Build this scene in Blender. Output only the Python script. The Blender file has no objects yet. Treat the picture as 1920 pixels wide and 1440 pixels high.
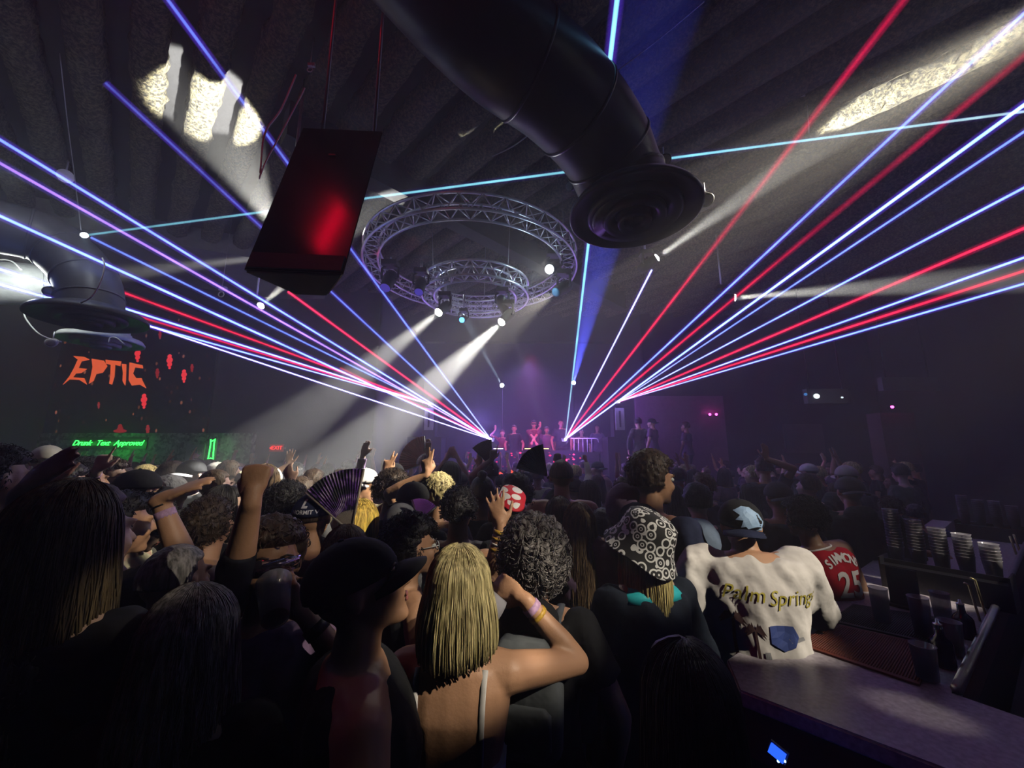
import bpy, bmesh, math, random
import numpy as np
from mathutils import Vector, Matrix, Euler, noise
from mathutils.bvhtree import BVHTree

# ------------------------------------------------------------------ camera, world, exposure
scene = bpy.context.scene
C = scene.collection
EYE = 1.95
PITCH = math.radians(10.2)
FPX = 721.0
cd = bpy.data.cameras.new('camera')
cam = bpy.data.objects.new('camera', cd); C.objects.link(cam)
cam.location = (0, 0, EYE)
cam.rotation_euler = (math.radians(90) + PITCH, 0, 0)
cd.sensor_width = 36.0
cd.lens = 36.0 * FPX / 1920.0
cd.clip_start = 0.05
scene.camera = cam
w = bpy.data.worlds.new('night'); scene.world = w; w.use_nodes = True
w.node_tree.nodes['Background'].inputs[0].default_value = (0.3, 0.25, 0.5, 1)
w.node_tree.nodes['Background'].inputs[1].default_value = 0.002
vs = scene.view_settings
vs.view_transform = 'Standard'; vs.look = 'None'; vs.exposure = 0.0; vs.gamma = 1.0; vs.use_curve_mapping = False
cy = scene.cycles
cy.use_denoising = True
cy.max_bounces = 4; cy.diffuse_bounces = 0; cy.glossy_bounces = 2; cy.transmission_bounces = 4
cy.volume_bounces = 0; cy.transparent_max_bounces = 48
cy.sample_clamp_indirect = 1.5; cy.sample_clamp_direct = 0
cy.use_light_tree = True
cy.caustics_reflective = False; cy.caustics_refractive = False

CS, SN = math.cos(PITCH), math.sin(PITCH)
def ray(px, py):
    a = (px - 960) / FPX; b = (720 - py) / FPX
    return Vector((a, CS - b * SN, SN + b * CS))
def P(px, py, y):                      # the point of the place seen at a pixel, y metres down the room
    d = ray(px, py)
    return Vector((0, 0, EYE)) + d * (y / d.y)
def PZ(px, py, z):                     # the same on the level z
    d = ray(px, py)
    return Vector((0, 0, EYE)) + d * ((z - EYE) / d.z)

# ------------------------------------------------------------------ lights that fill the room
def lamp(name, kind, loc, energy, color, parent=None, target=None, size=0.1, angle=None, blend=0.3):
    l = bpy.data.lights.new(name, kind); l.energy = energy; l.color = color
    if kind == 'SPOT':
        l.spot_size = math.radians(angle); l.spot_blend = blend; l.shadow_soft_size = size
    elif kind == 'POINT': l.shadow_soft_size = size
    elif kind == 'AREA': l.size = size
    o = bpy.data.objects.new(name, l); C.objects.link(o)
    o.location = loc
    if target is not None:
        o.rotation_euler = (Vector(target) - Vector(loc)).to_track_quat('-Z', 'Y').to_euler()
    if parent is not None:
        o.parent = parent; o.matrix_parent_inverse = parent.matrix_world.inverted()
    return o
# violet fill lamps added for the purple ambient light round the stage
lamp('stage_violet_fill', 'SPOT', (0.6, 13.0, 5.0), 350, (0.38, 0.22, 1.0), target=(0.3, 11.0, 1.0), size=0.3, angle=110, blend=1)
lamp('stage_violet_fill', 'POINT', (-0.9, 10.9, 2.9), 75, (0.30, 0.22, 1.0), size=0.15)
lamp('stage_violet_fill', 'POINT', (1.9, 10.9, 2.9), 55, (0.35, 0.20, 1.0), size=0.15)
lamp('booth_red_fill', 'SPOT', (0.5, 9.6, 4.6), 700, (1.0, 0.06, 0.22), target=(0.6, 12.5, 2.1), size=0.15, angle=50, blend=.6)  # red spot added above the front of the booth to light the performers
lamp('ambient_fill', 'AREA', (2.8, 3.6, 6.0), 3.2, (0.75, 0.55, 1.0), target=(2.0, 3.0, 0), size=2.0)  # large dim area lamps added under the ceiling as ambient fill
lamp('ambient_fill', 'AREA', (-4.5, 5.5, 6.0), 1.5, (0.8, 0.8, 1.0), target=(-4.5, 5.5, 0), size=2.5)
lamp('booth_beam', 'SPOT', P(1075, 722, 12.3), 50000, (0.08, 0.1, 1.0), target=P(1150, 380, 4.6), size=0.03, angle=4.6, blend=0.3)
lamp('booth_beam', 'SPOT', P(942, 724, 12.5), 15000, (0.55, 0.75, 1.0), target=P(868, 590, 7.5), size=0.03, angle=2.2, blend=0.3)

# ------------------------------------------------------------------ materials
def nodes(m):
    m.use_nodes = True
    return m.node_tree.nodes, m.node_tree.links
def mat(name, col, rough=0.6, metal=0.0, spec=0.5, var=0.12, scale=12.0, bump=0.0, bscale=60.0, emit=None, es=0.0, stretch=None, alpha=None, trans=0.0):
    m = bpy.data.materials.new(name); n, l = nodes(m)
    b = n['Principled BSDF']
    b.inputs['Roughness'].default_value = rough; b.inputs['Metallic'].default_value = metal
    b.inputs['Specular IOR Level'].default_value = spec
    tc = n.new('ShaderNodeTexCoord'); mp = n.new('ShaderNodeMapping')
    l.new(tc.outputs['Object'], mp.inputs[0])
    if stretch: mp.inputs['Scale'].default_value = stretch
    t = n.new('ShaderNodeTexNoise'); t.inputs['Scale'].default_value = scale; t.inputs['Detail'].default_value = 4
    l.new(mp.outputs[0], t.inputs['Vector'])
    r = n.new('ShaderNodeMix'); r.data_type = 'RGBA'
    c = Vector(col[:3])
    r.inputs[6].default_value = (*(c * (1 - var * 2)), 1); r.inputs[7].default_value = (*[min(1, x * (1 + var * 2)) for x in c], 1)
    l.new(t.outputs['Fac'], r.inputs[0]); l.new(r.outputs[2], b.inputs['Base Color'])
    if bump:
        t2 = n.new('ShaderNodeTexNoise'); t2.inputs['Scale'].default_value = bscale; t2.inputs['Detail'].default_value = 3
        l.new(mp.outputs[0], t2.inputs['Vector'])
        bp = n.new('ShaderNodeBump'); bp.inputs['Strength'].default_value = bump; bp.inputs['Distance'].default_value = 0.02
        l.new(t2.outputs['Fac'], bp.inputs['Height']); l.new(bp.outputs[0], b.inputs['Normal'])
    if emit:
        b.inputs['Emission Color'].default_value = (*emit, 1); b.inputs['Emission Strength'].default_value = es
    if trans: b.inputs['Transmission Weight'].default_value = trans
    if alpha is not None: b.inputs['Alpha'].default_value = alpha
    return m
def glow(name, col, s, sampling=True):
    m = bpy.data.materials.new(name); n, l = nodes(m); n.remove(n['Principled BSDF'])
    e = n.new('ShaderNodeEmission'); e.inputs[0].default_value = (*col, 1); e.inputs[1].default_value = s
    l.new(e.outputs[0], n['Material Output'].inputs[0])
    if not sampling: m.cycles.emission_sampling = 'NONE'
    return m
def beam_mat(name, col, s, power, far=0.35, sat=1.0):
    # light scattered by the haze along a laser: clear tube, brightest through its middle, weaker with distance
    m = bpy.data.materials.new(name); n, l = nodes(m); n.remove(n['Principled BSDF'])
    e = n.new('ShaderNodeEmission'); cm = n.new('ShaderNodeMix'); cm.data_type = 'RGBA'; cm.inputs[6].default_value = (*[.45 + .55 * k if sat > .5 else k for k in col], 1); cm.inputs[7].default_value = (*col, 1)
    tr = n.new('ShaderNodeBsdfTransparent'); ad = n.new('ShaderNodeAddShader')
    lw = n.new('ShaderNodeLayerWeight'); lw.inputs[0].default_value = 0.5
    inv = n.new('ShaderNodeMath'); inv.operation = 'SUBTRACT'; inv.inputs[0].default_value = 1; l.new(lw.outputs['Facing'], inv.inputs[1])
    pw = n.new('ShaderNodeMath'); pw.operation = 'POWER'; pw.inputs[1].default_value = power; l.new(inv.outputs[0], pw.inputs[0])
    at = n.new('ShaderNodeAttribute'); at.attribute_name = 'reach'
    mr = n.new('ShaderNodeMapRange'); mr.inputs[2].default_value = .7; mr.inputs[3].default_value = s; mr.inputs[4].default_value = s * far
    l.new(at.outputs['Fac'], mr.inputs[0])
    c3 = n.new('ShaderNodeMath'); c3.operation = 'MULTIPLY'; c3.use_clamp = True; c3.inputs[1].default_value = 3.0; l.new(at.outputs['Fac'], c3.inputs[0]); l.new(c3.outputs[0], cm.inputs[0]); l.new(cm.outputs[2], e.inputs[0])
    nz = n.new('ShaderNodeTexNoise'); nz.inputs['Scale'].default_value = 3.0; nz.inputs['Detail'].default_value = 2
    tc = n.new('ShaderNodeTexCoord'); l.new(tc.outputs['Object'], nz.inputs['Vector'])
    m3 = n.new('ShaderNodeMapRange'); m3.inputs[1].default_value = .3; m3.inputs[2].default_value = .7; m3.inputs[3].default_value = .7; m3.inputs[4].default_value = 1.15
    l.new(nz.outputs['Fac'], m3.inputs[0])
    mu = n.new('ShaderNodeMath'); mu.operation = 'MULTIPLY'; l.new(pw.outputs[0], mu.inputs[0]); l.new(mr.outputs[0], mu.inputs[1])
    mv = n.new('ShaderNodeMath'); mv.operation = 'MULTIPLY'; l.new(mu.outputs[0], mv.inputs[0]); l.new(m3.outputs[0], mv.inputs[1])
    l.new(mv.outputs[0], e.inputs[1])
    l.new(e.outputs[0], ad.inputs[0]); l.new(tr.outputs[0], ad.inputs[1])
    l.new(ad.outputs[0], n['Material Output'].inputs[0])
    m.cycles.emission_sampling = 'NONE'
    return m

# ------------------------------------------------------------------ mesh helpers
class MB:
    def __init__(s): s.v = []; s.f = []; s.attr = None
    def add(s, vs, fs, M=None):
        b = len(s.v)
        s.v += [tuple(M @ Vector(v)) if M is not None else tuple(v) for v in vs]
        s.f += [tuple(i + b for i in f) for f in fs]
        return s
    def box(s, c, size, M=None):
        x, y, z = [k / 2 for k in size]; c = Vector(c)
        vs = [c + Vector((i * x, j * y, k * z)) for i in (-1, 1) for j in (-1, 1) for k in (-1, 1)]
        return s.add(vs, [(0, 1, 3, 2), (4, 6, 7, 5), (0, 4, 5, 1), (2, 3, 7, 6), (0, 2, 6, 4), (1, 5, 7, 3)], M)
    def loft(s, rings, close=True, M=None):            # rings: lists of points, same count
        n = len(rings[0]); vs = [p for r in rings for p in r]; fs = []
        for i in range(len(rings) - 1):
            for j in range(n):
                k = (j + 1) % n
                fs.append((i * n + j, i * n + k, (i + 1) * n + k, (i + 1) * n + j))
        if close:
            fs.append(tuple(reversed(range(n)))); fs.append(tuple(range((len(rings) - 1) * n, len(rings) * n)))
        return s.add(vs, fs, M)
    def tube(s, pts, r, n=8, close=True, M=None, flat=1.0):
        pts = [Vector(p) for p in pts]
        rs = r if isinstance(r, (list, tuple)) else [r] * len(pts)
        rings = []; up = None
        for i, p in enumerate(pts):
            t = (pts[min(i + 1, len(pts) - 1)] - pts[max(i - 1, 0)]).normalized()
            if up is None:
                up = Vector((0, 0, 1)) if abs(t.z) < 0.9 else Vector((0, 1, 0))
            a = t.cross(up).normalized(); b = a.cross(t).normalized(); up = b
            rings.append([p + (a * math.cos(2 * math.pi * k / n) + b * flat * math.sin(2 * math.pi * k / n)) * rs[i] for k in range(n)])
        return s.loft(rings, close, M)
    def cone(s, a, b, ra, rb, n=12, M=None):           # round ended tapering limb
        a = Vector(a); b = Vector(b); d = b - a; L = max(d.length, 1e-5); t = d / L
        up = Vector((0, 0, 1)) if abs(t.z) < 0.9 else Vector((0, 1, 0))
        u = t.cross(up).normalized(); v = u.cross(t)
        rings = []
        for k in (0.12, 0.5, 0.85): rings.append((a - t * ra * math.cos(k * math.pi / 2), ra * math.sin(k * math.pi / 2)))
        for k in (0, 0.5, 1): rings.append((a + d * k, ra + (rb - ra) * k))
        for k in (0.85, 0.5, 0.12): rings.append((b + t * rb * math.cos(k * math.pi / 2), rb * math.sin(k * math.pi / 2)))
        return s.loft([[c + (u * math.cos(2 * math.pi * j / n) + v * math.sin(2 * math.pi * j / n)) * r for j in range(n)] for c, r in rings], True, M)
    def ell(s, c, r, n=14, M=None, R=None):
        c = Vector(c); rings = []
        for i in range(n // 2 + 1):
            a = math.pi * (i + 0.02) / (n // 2 + 0.04)
            ring = []
            for j in range(n):
                q = Vector((math.sin(a) * math.cos(2 * math.pi * j / n) * r[0], math.sin(a) * math.sin(2 * math.pi * j / n) * r[1], math.cos(a) * r[2]))
                ring.append(c + (R @ q if R is not None else q))
            rings.append(ring)
        return s.loft(rings[::-1], True, M)
    def lathe(s, prof, n=32, M=None, close=True):      # prof: (radius, z) from bottom to top
        return s.loft([[Vector((r * math.cos(2 * math.pi * j / n), r * math.sin(2 * math.pi * j / n), z)) for j in range(n)] for r, z in prof], close, M)
    def prism(s, poly, z0, z1, M=None):
        n = len(poly); vs = [Vector((x, y, z0)) for x, y in poly] + [Vector((x, y, z1)) for x, y in poly]
        fs = [tuple(reversed(range(n))), tuple(range(n, 2 * n))] + [(i, (i + 1) % n, n + (i + 1) % n, n + i) for i in range(n)]
        return s.add(vs, fs, M)
    def mesh(s, name, smooth=True):
        me = bpy.data.meshes.new(name); me.from_pydata(s.v, [], s.f); me.validate()
        if smooth: me.polygons.foreach_set('use_smooth', [True] * len(me.polygons))
        me.update(); return me
def obj(name, geo, material, parent=None, smooth=True, loc=None, kind=None):
    me = geo.mesh(name, smooth) if isinstance(geo, MB) else geo
    o = bpy.data.objects.new(name, me); C.objects.link(o)
    if material is not None:
        if not me.materials: me.materials.append(material)
        elif me.materials[0] is not material:
            o.material_slots[0].link = 'OBJECT'; o.material_slots[0].material = material
    if parent is not None: o.parent = parent
    if loc is not None: o.location = loc
    if kind: o['kind'] = kind
    return o
def tag(o, label, cat, group=None):
    o['label'] = label; o['category'] = cat
    if group: o['group'] = group
    return o
def thing(name, label, cat, loc=(0, 0, 0), rz=0, group=None):
    o = bpy.data.objects.new(name, None); C.objects.link(o); o.empty_display_size = 0.1
    o.location = loc; o.rotation_euler = (0, 0, rz)
    return tag(o, label, cat, group)
def flat_shade_angle(o, deg=35):
    try:
        o.data.set_sharp_from_angle(angle=math.radians(deg))
    except Exception: pass
    return o
def frame(o, fwd, up=(0, 0, 1)):                       # matrix at o: +Y along fwd
    f = Vector(fwd).normalized(); x = f.cross(Vector(up)).normalized(); z = x.cross(f)
    M = Matrix((x, f, z)).transposed().to_4x4(); M.translation = Vector(o); return M

M_black = mat('black_paint', (0.012, 0.012, 0.014), 0.5, bump=.1)
M_gloss = mat('gloss_black_lacquer', (0.003, 0.003, 0.004), 0.15, var=.05)
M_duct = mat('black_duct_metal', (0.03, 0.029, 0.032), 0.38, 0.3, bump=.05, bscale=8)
M_duct_lit = mat('black_duct_metal_lit', (0.11, 0.11, 0.115), 0.45, 0.1, bump=.05, bscale=8)  # black duct metal made lighter, light on the left duct put into its colour
M_white_duct = mat('white_duct_wrap', (0.7, 0.74, 0.72), 0.5, bump=.3, bscale=25)
M_steel = mat('aluminium_truss', (0.72, 0.73, 0.76), 0.32, 0.75)
M_wallk = mat('dark_wall_paint', (0.035, 0.033, 0.045), 0.8, bump=.2)
M_floor = mat('dark_floor', (0.02, 0.018, 0.02), 0.5, bump=.1)
M_lens = glow('lamp_lens', (1.0, 0.98, 0.88), 60, False)
M_wire = mat('white_cable', (0.7, 0.7, 0.7), 0.5)
M_cable = mat('steel_cable', (0.35, 0.35, 0.35), 0.4, 0.6)
# ------------------------------------------------------------------ the room
ZC = 6.45
X0, X1, Y0, Y1 = -12.0, 11.5, -4.5, 15.5
obj('floor', MB().box(((X0 + X1) / 2, (Y0 + Y1) / 2, -0.1), (X1 - X0, Y1 - Y0, 0.2)), M_floor, kind='structure', smooth=False)
def wall(name, a, b, z0, z1, m, th=0.2, out=1):
    a = Vector((*a, 0)); b = Vector((*b, 0)); n = (b - a).normalized().cross(Vector((0, 0, 1))) * th * out
    return obj(name, MB().prism([(a.x, a.y), (b.x, b.y), (b.x + n.x, b.y + n.y), (a.x + n.x, a.y + n.y)], z0, z1), m, kind='structure', smooth=False)
wall('wall_left', (X0, Y0), (X0, 10.0), 0, ZC, M_wallk, out=-1)
wall('wall_right', (X1, Y0), (X1, 12.0), 0, ZC, M_wallk)
wall('wall_back', (X0, Y0), (X1, Y0), 0, ZC, M_wallk)
wall('wall_stage_left', (X0, 10.0), (-3.6, 10.0), 0, ZC, M_wallk, out=-1)
wall('wall_stage_side', (-3.6, 10.0), (-3.6, Y1), 0, ZC, M_wallk, out=-1)
M_stagewall = mat('stage_backdrop_paint', (0.05, 0.045, 0.06), 0.8, bump=.3, bscale=5)
wall('wall_far', (-3.6, Y1), (4.2, Y1), 0, ZC, M_stagewall, out=-1)
M_pinkwall = mat('mauve_wall_paint', (0.28, 0.13, 0.26), 0.75, bump=.3, bscale=14)
wall('wall_stage_right', (4.2, Y1), (4.2, 12.0), 0, ZC, M_wallk, out=-1)
wall('wall_far_right', (4.2, 12.0), (X1, 12.0), 0, ZC, M_wallk, out=-1)

# ceiling deck with its joists under rough sprayed insulation
def ceiling_mat():
    m = bpy.data.materials.new('sprayed_insulation'); n, l = nodes(m); b = n['Principled BSDF']; b.inputs['Roughness'].default_value = 0.95
    tc = n.new('ShaderNodeTexCoord')
    t = n.new('ShaderNodeTexNoise'); t.inputs['Scale'].default_value = 26; t.inputs['Detail'].default_value = 6; t.inputs['Roughness'].default_value = .75
    l.new(tc.outputs['Object'], t.inputs['Vector'])
    r = n.new('ShaderNodeValToRGB'); e = r.color_ramp.elements
    e[0].position = .44; e[0].color = (.008, .007, .006, 1); e[1].position = .60; e[1].color = (.20, .175, .09, 1)
    l.new(t.outputs['Fac'], r.inputs[0]); l.new(r.outputs[0], b.inputs['Base Color'])
    bp = n.new('ShaderNodeBump'); bp.inputs['Strength'].default_value = 1; bp.inputs['Distance'].default_value = .06
    l.new(t.outputs['Fac'], bp.inputs['Height']); l.new(bp.outputs[0], b.inputs['Normal'])
    return m
M_ceil = ceiling_mat()
M_ceil_dark = mat('black_ceiling_paint', (0.006, 0.006, 0.007), 0.9, bump=.4, bscale=12)
cb = MB().box(((X0 + X1) / 2, (Y0 + Y1) / 2, ZC + 0.25), (X1 - X0 + .4, Y1 - Y0 + .4, 0.2))
obj('ceiling', cb, M_ceil_dark, kind='structure', smooth=False)
RD = Vector((-0.70, 0.72, 0)).normalized(); RN = Vector((RD.y, -RD.x, 0))     # along a joist, across the joists
def clip_line(o, d, x0, x1, y0, y1):
    t0, t1 = -99, 99
    for ov, dv, lo, hi in ((o.x, d.x, x0, x1), (o.y, d.y, y0, y1)):
        a, b_ = (lo - ov) / dv, (hi - ov) / dv
        t0 = max(t0, min(a, b_)); t1 = min(t1, max(a, b_))
    return t0, t1
BK0, BK1 = Vector((-11.8, 5.0, 0)), Vector((-4.4, 8.3, 0))      # the bulkhead that ends the joists on the left
rib = MB()
for k in range(-26, 30):
    o = RN * (k * 0.52 + .1)
    t0, t1 = clip_line(o, RD, X0 + .1, X1 - .1, -1.8, 11.9)
    # stop at the bulkhead
    bd = (BK1 - BK0).normalized(); bn = Vector((-bd.y, bd.x, 0))
    den = RD.dot(bn); tb = (BK0 - o).dot(bn) / den
    if (o + RD * tb).x < -4.4: t1 = min(t1, tb)
    if t1 - t0 < .5: continue
    rings = []; nseg = int((t1 - t0) / .07)
    for i in range(nseg + 1):
        c = o + RD * (t0 + (t1 - t0) * i / nseg); ring = []
        for (a, z) in ((-.14, 0.16), (-.16, 0.0), (-.13, -.12), (-.05, -.16), (.05, -.16), (.13, -.12), (.16, 0.0), (.14, 0.16)):
            q = c + RN * a + Vector((0, 0, ZC + z))
            nn = noise.noise(q * 5.0) * .04 + noise.noise(q * 17) * .03
            ring.append(q + RN * nn * (1 if a > 0 else -1) + Vector((0, 0, nn if z < .1 else 0)))
        rings.append(ring)
    rib.loft(rings)
obj('ceiling_joists', rib, M_ceil, kind='structure')
M_soffit = mat('grey_soffit', (0.16, 0.16, 0.17), 0.85, bump=.2, bscale=6)
bn = Vector((-(BK1 - BK0).y, (BK1 - BK0).x, 0)).normalized()
q = [BK0, BK1, BK1 + bn * 2.4, BK0 + bn * 2.4]
obj('ceiling_bulkhead', MB().prism([(p.x, p.y) for p in q], ZC - .32, ZC + .14), M_soffit, kind='structure', smooth=False)
# long dark roof beam
rb = MB()
a, b_ = P(610, 130, 4.6), P(1120, 370, 9.6)
a.z = b_.z = ZC - .28
f = frame(a, b_ - a); L = (b_ - a).length
rb.box((0, L / 2 + .3, 0), (.28, L + 1.4, .5), f)
obj('ceiling_beam', rb, M_ceil_dark, kind='structure', smooth=False)

# ------------------------------------------------------------------ haze: one thin even mist through the whole room
hm = bpy.data.materials.new('stage_haze'); n, l = nodes(hm); n.remove(n['Principled BSDF'])
vsn = n.new('ShaderNodeVolumeScatter'); vsn.inputs['Density'].default_value = 0.024; vsn.inputs['Anisotropy'].default_value = 0.35
vsn.inputs['Color'].default_value = (1, 1, 1, 1)
l.new(vsn.outputs[0], n['Material Output'].inputs['Volume'])
hz = obj('haze', MB().box(((X0 + X1) / 2, (Y0 + Y1) / 2, 3.25), (X1 - X0 - .02, Y1 - Y0 - .02, 6.9)), hm, kind='stuff', smooth=False)
tag(hz, 'thin stage haze that fills the whole room and shows the beams', 'haze')
# ------------------------------------------------------------------ lasers
SL, SR = P(920, 824, 11.2), P(1060, 824, 11.2)
SL2, SR2 = P(806, 758, 11.0), P(1160, 753, 11.0)
def to_room(S, E_):
    d = E_ - S; t = 9
    for o_, dv, lo, hi in ((S.x, d.x, X0, X1), (S.y, d.y, Y0, Y1), (S.z, d.z, 0, ZC - .22)):
        if abs(dv) > 1e-6:
            t = min(t, max((lo - o_) / dv, (hi - o_) / dv))
    return S + d * (t * .999)
WH, BL, RE, TE, VI = (.55, .62, 1.0), (.16, .30, 1.0), (1.0, .02, .06), (.25, .75, .9), (.5, .25, 1.0)
HB, HR = (.16, .05, 1.0), (1.0, .0, .12)
_bm = {}
def beam(S, px, py, y, core, halo, s=1.0, r=.018, label='', src='', reach=None, far=.3, halo_s=.45):
    E_ = P(px, py, y)
    end = to_room(S, E_) if reach is None else S + (E_ - S) * reach
    key = (core, halo, s, far, halo_s)
    if key not in _bm:
        _bm[key] = (beam_mat('laser_light', core, 4.5 * s, 1.6, far, 0 if core is RE else 1), beam_mat('laser_halo', halo, halo_s * s, 2.2, max(far, .5), 0))
    N = 12
    def tb(rad):
        pts = [S + (end - S) * (i / N) for i in range(N + 1)]
        m = MB().tube(pts, rad, 12, close=False); me = m.mesh('laser_ray')
        at = me.attributes.new('reach', 'FLOAT', 'POINT')
        at.data.foreach_set('value', [min(1, (i // 12) / N) for i in range(len(me.vertices))])
        return me
    o = obj('laser_ray', tb(r), _bm[key][0]); tag(o, label, 'laser beam', 'laser beams ' + src)
    obj('halo', tb(r * 2.8), _bm[key][1], o)
    return o
L_, R_ = 'from the left stage laser', 'from the right stage laser'
L2, R2 = 'from the laser above the left speaker', 'from the laser above the right speaker'
beam(SL, 315, 0, 2.9, BL, HB, .8, label='blue-white laser beam running up behind the hanging speaker, steepest on the left', src=L_, far=.12)
beam(SL, 30, 0, 3.2, BL, HB, .7, label='blue laser beam fading into the top left corner, below the hanging speaker', src=L_, far=.06)
beam(SL, 565, 565, 7.5, RE, HR, .7, label='single red laser beam ending behind the bottom of the hanging speaker', src=L_, reach=1.05, far=.6)
beam(SL, 0, 262, 3.4, BL, HB, .9, label='blue laser beam reaching the left edge highest, over the small round spotlight', src=L_, far=.3)
beam(SL, 0, 306, 3.5, VI, HB, .5, label='purple-pink laser beam just under the highest blue one on the left', src=L_, far=.25)
beam(SL, 0, 405, 3.6, BL, HB, .75, label='blue laser beam crossing in front of the black duct on the left', src=L_, far=.5)
beam(SL2, 170, 445, 5.0, BL, HB, .45, label='dim blue laser beam ending on the lit spot of the left black duct', src=L2, reach=1.0, far=.4)
beam(SL2, 0, 505, 4.0, BL, HB, .8, r=.016, label='bright blue-white laser beam passing right beside the left duct flange', src=L2, far=.6)
beam(SL2, 60, 550, 4.0, BL, HB, .7, r=.014, label='lowest blue-white laser beam on the left', src=L2, far=.6)
beam(SL2, 230, 548, 6.0, RE, HR, .55, label='upper of the two red laser beams ending behind the left duct flange', src=L2, reach=1.1, far=.3)
beam(SL2, 262, 594, 6.0, RE, HR, .4, label='lower of the two red laser beams ending behind the left duct flange', src=L2, reach=1.1, far=.3)
beam(SL, 240, 598, 6.0, WH, HB, .7, r=.014, label='white laser beam running low past the left speaker stack', src=L_, far=.4)
beam(SL, 240, 500, 6.0, RE, HR, .5, r=.015, label='pinkish red laser beam low between white ones on the left', src=L_, reach=.55, far=.1)
beam(SR, 1157, 0, 1.9, TE, HB, .8, label='teal-white laser beam rising almost straight up behind the big duct', src=R_, far=.2)
beam(SR, 1222, 506, 6.4, WH, HB, .8, label='white laser beam leaning right and ending at the lamp beneath the big duct', src=R_, reach=1.0, far=.6)
beam(SR, 1660, 45, 3.0, RE, HR, .8, label='steep red laser beam crossing the teal beam on the upper right', src=R_, far=.04)
beam(SR, 1872, 70, 3.0, BL, HB, .95, label='pale blue laser beam reaching the lit rough ceiling on the right', src=R_, far=.25)
beam(SR, 1800, 205, 3.6, RE, HR, .55, label='dim red laser beam between two blue ones on the right', src=R_, far=.03)
beam(SR, 1920, 197, 2.9, (.25, .55, 1.0), HB, 1.0, label='brightest teal-blue laser beam reaching the right edge highest', src=R_, far=.5)
beam(SR2, 1920, 247, 3.4, BL, HB, .5, r=.015, label='thin dim blue laser beam just under the brightest teal one', src=R2, far=.4)
beam(SR2, 1920, 352, 3.4, BL, HB, .75, r=.015, label='blue laser beam over the long white spotlight shaft on the right', src=R2, far=.5)
beam(SR2, 1920, 428, 4.0, RE, HR, .6, label='upper red laser beam fading through the white spotlight shaft', src=R2, far=.06)
beam(SR2, 1920, 483, 3.8, BL, HB, .75, r=.015, label='blue-white laser beam just below the white spotlight shaft', src=R2, far=.6)
beam(SR2, 1920, 508, 4.2, RE, HR, .5, label='lower red laser beam fading toward the right edge', src=R2, far=.06)
beam(SR2, 1920, 532, 3.8, BL, HB, .65, r=.014, label='lowest blue laser beam on the right', src=R2, far=.6)
tS = P(1990, 200, 3.4); 
beam(tS, 162, 441, 4.4, TE, HB, .22, r=.015, label='dim teal laser beam crossing the whole room to the left duct', src='from a laser out of sight at the right', reach=1.0, far=.55, halo_s=.2)

def laser_box(S, tgt, label):
    t = thing('laser_projector', label, 'laser projector', S)
    M = frame((0, 0, 0), tgt - S)
    b = MB().box((0, -.16, 0), (.22, .26, .12), M); obj('body', b, M_black, t, smooth=False)
    obj('aperture', MB().ell((0, 0.01, 0), (.036, .03, .036), M=M), glow('laser_aperture', (.85, .8, 1.0), 30, False), t)
    return t
laser_box(SL, P(400, 300, 5), 'small laser projector at the left end of the booth where the left beams start')
laser_box(SR, P(1500, 300, 5), 'small laser projector at the right end of the booth where the right beams start')
laser_box(SL2, P(300, 480, 5), 'small laser projector standing on top of the left stage speaker')
laser_box(SR2, P(1700, 480, 5), 'small laser projector standing on top of the right stage speaker')
lamp('laser_glow', 'POINT', SL + Vector((0, -.3, .1)), 55, (.3, .15, 1.0), size=.05)
lamp('laser_glow', 'POINT', SR + Vector((0, -.3, .1)), 55, (.4, .15, 1.0), size=.05)
lamp('laser_glow', 'POINT', SL2 + Vector((0, -.3, .1)), 16, (.3, .2, 1.0), size=.05)
lamp('laser_glow', 'POINT', SR2 + Vector((0, -.3, .1)), 16, (.3, .2, 1.0), size=.05)

# ------------------------------------------------------------------ moving head lamps
def moving_head(pos, target, label, hang, energy=0, col=(1, .98, .9), angle=7, lens=M_lens, s=1.0, blend=.25, size=.04):
    # pos = lens centre; the yoke hangs from `hang` metres above the pivot
    pos = Vector(pos); d = (Vector(target) - pos).normalized(); piv = pos - d * .26 * s
    t = thing('moving_head_light', label, 'stage light', piv, 0, 'moving head stage lights')
    M = frame((0, 0, 0), d)
    b = MB()
    b.tube([M @ Vector((0, y * s, 0)) for y in (-.16, -.13, -.02, .1, .2, .255)], [.07 * s, .1 * s, .115 * s, .1 * s, .095 * s, .09 * s], 20)
    obj('lamp_head', b, M_black, t)
    lp = MB().tube([M @ Vector((0, y * s, 0)) for y in (.256, .275, .285)], [.082 * s, .07 * s, .03 * s], 20)
    obj('lens', lp, lens, t)
    side = M.to_3x3() @ Vector((1, 0, 0)); side.z = 0; side.normalize()
    y = MB()
    for k in (-1, 1):
        y.tube([side * k * .1 * s, side * k * .15 * s + Vector((0, 0, .02)), side * k * .15 * s + Vector((0, 0, .2 * s)), side * k * .08 * s + Vector((0, 0, .24 * s))], .022 * s, 8)
    obj('yoke', y, M_black, t)
    bs = MB().prism([(-.13 * s, -.1 * s), (.13 * s, -.1 * s), (.13 * s, .1 * s), (-.13 * s, .1 * s)], .23 * s, .32 * s)
    obj('base', bs, M_black, t, smooth=False)
    if hang > .5: hang = ZC + .12 - piv.z
    cl = MB().tube([(0, 0, .32 * s), (0, 0, max(hang, .4 * s))], .018, 8)
    obj('clamp', cl, M_steel, t)
    if energy:
        lamp('beam_light', 'SPOT', pos + d * .05, energy, col, target=pos + d * 5, size=size, angle=angle, blend=blend)
    return t
E_A = 15000
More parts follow.
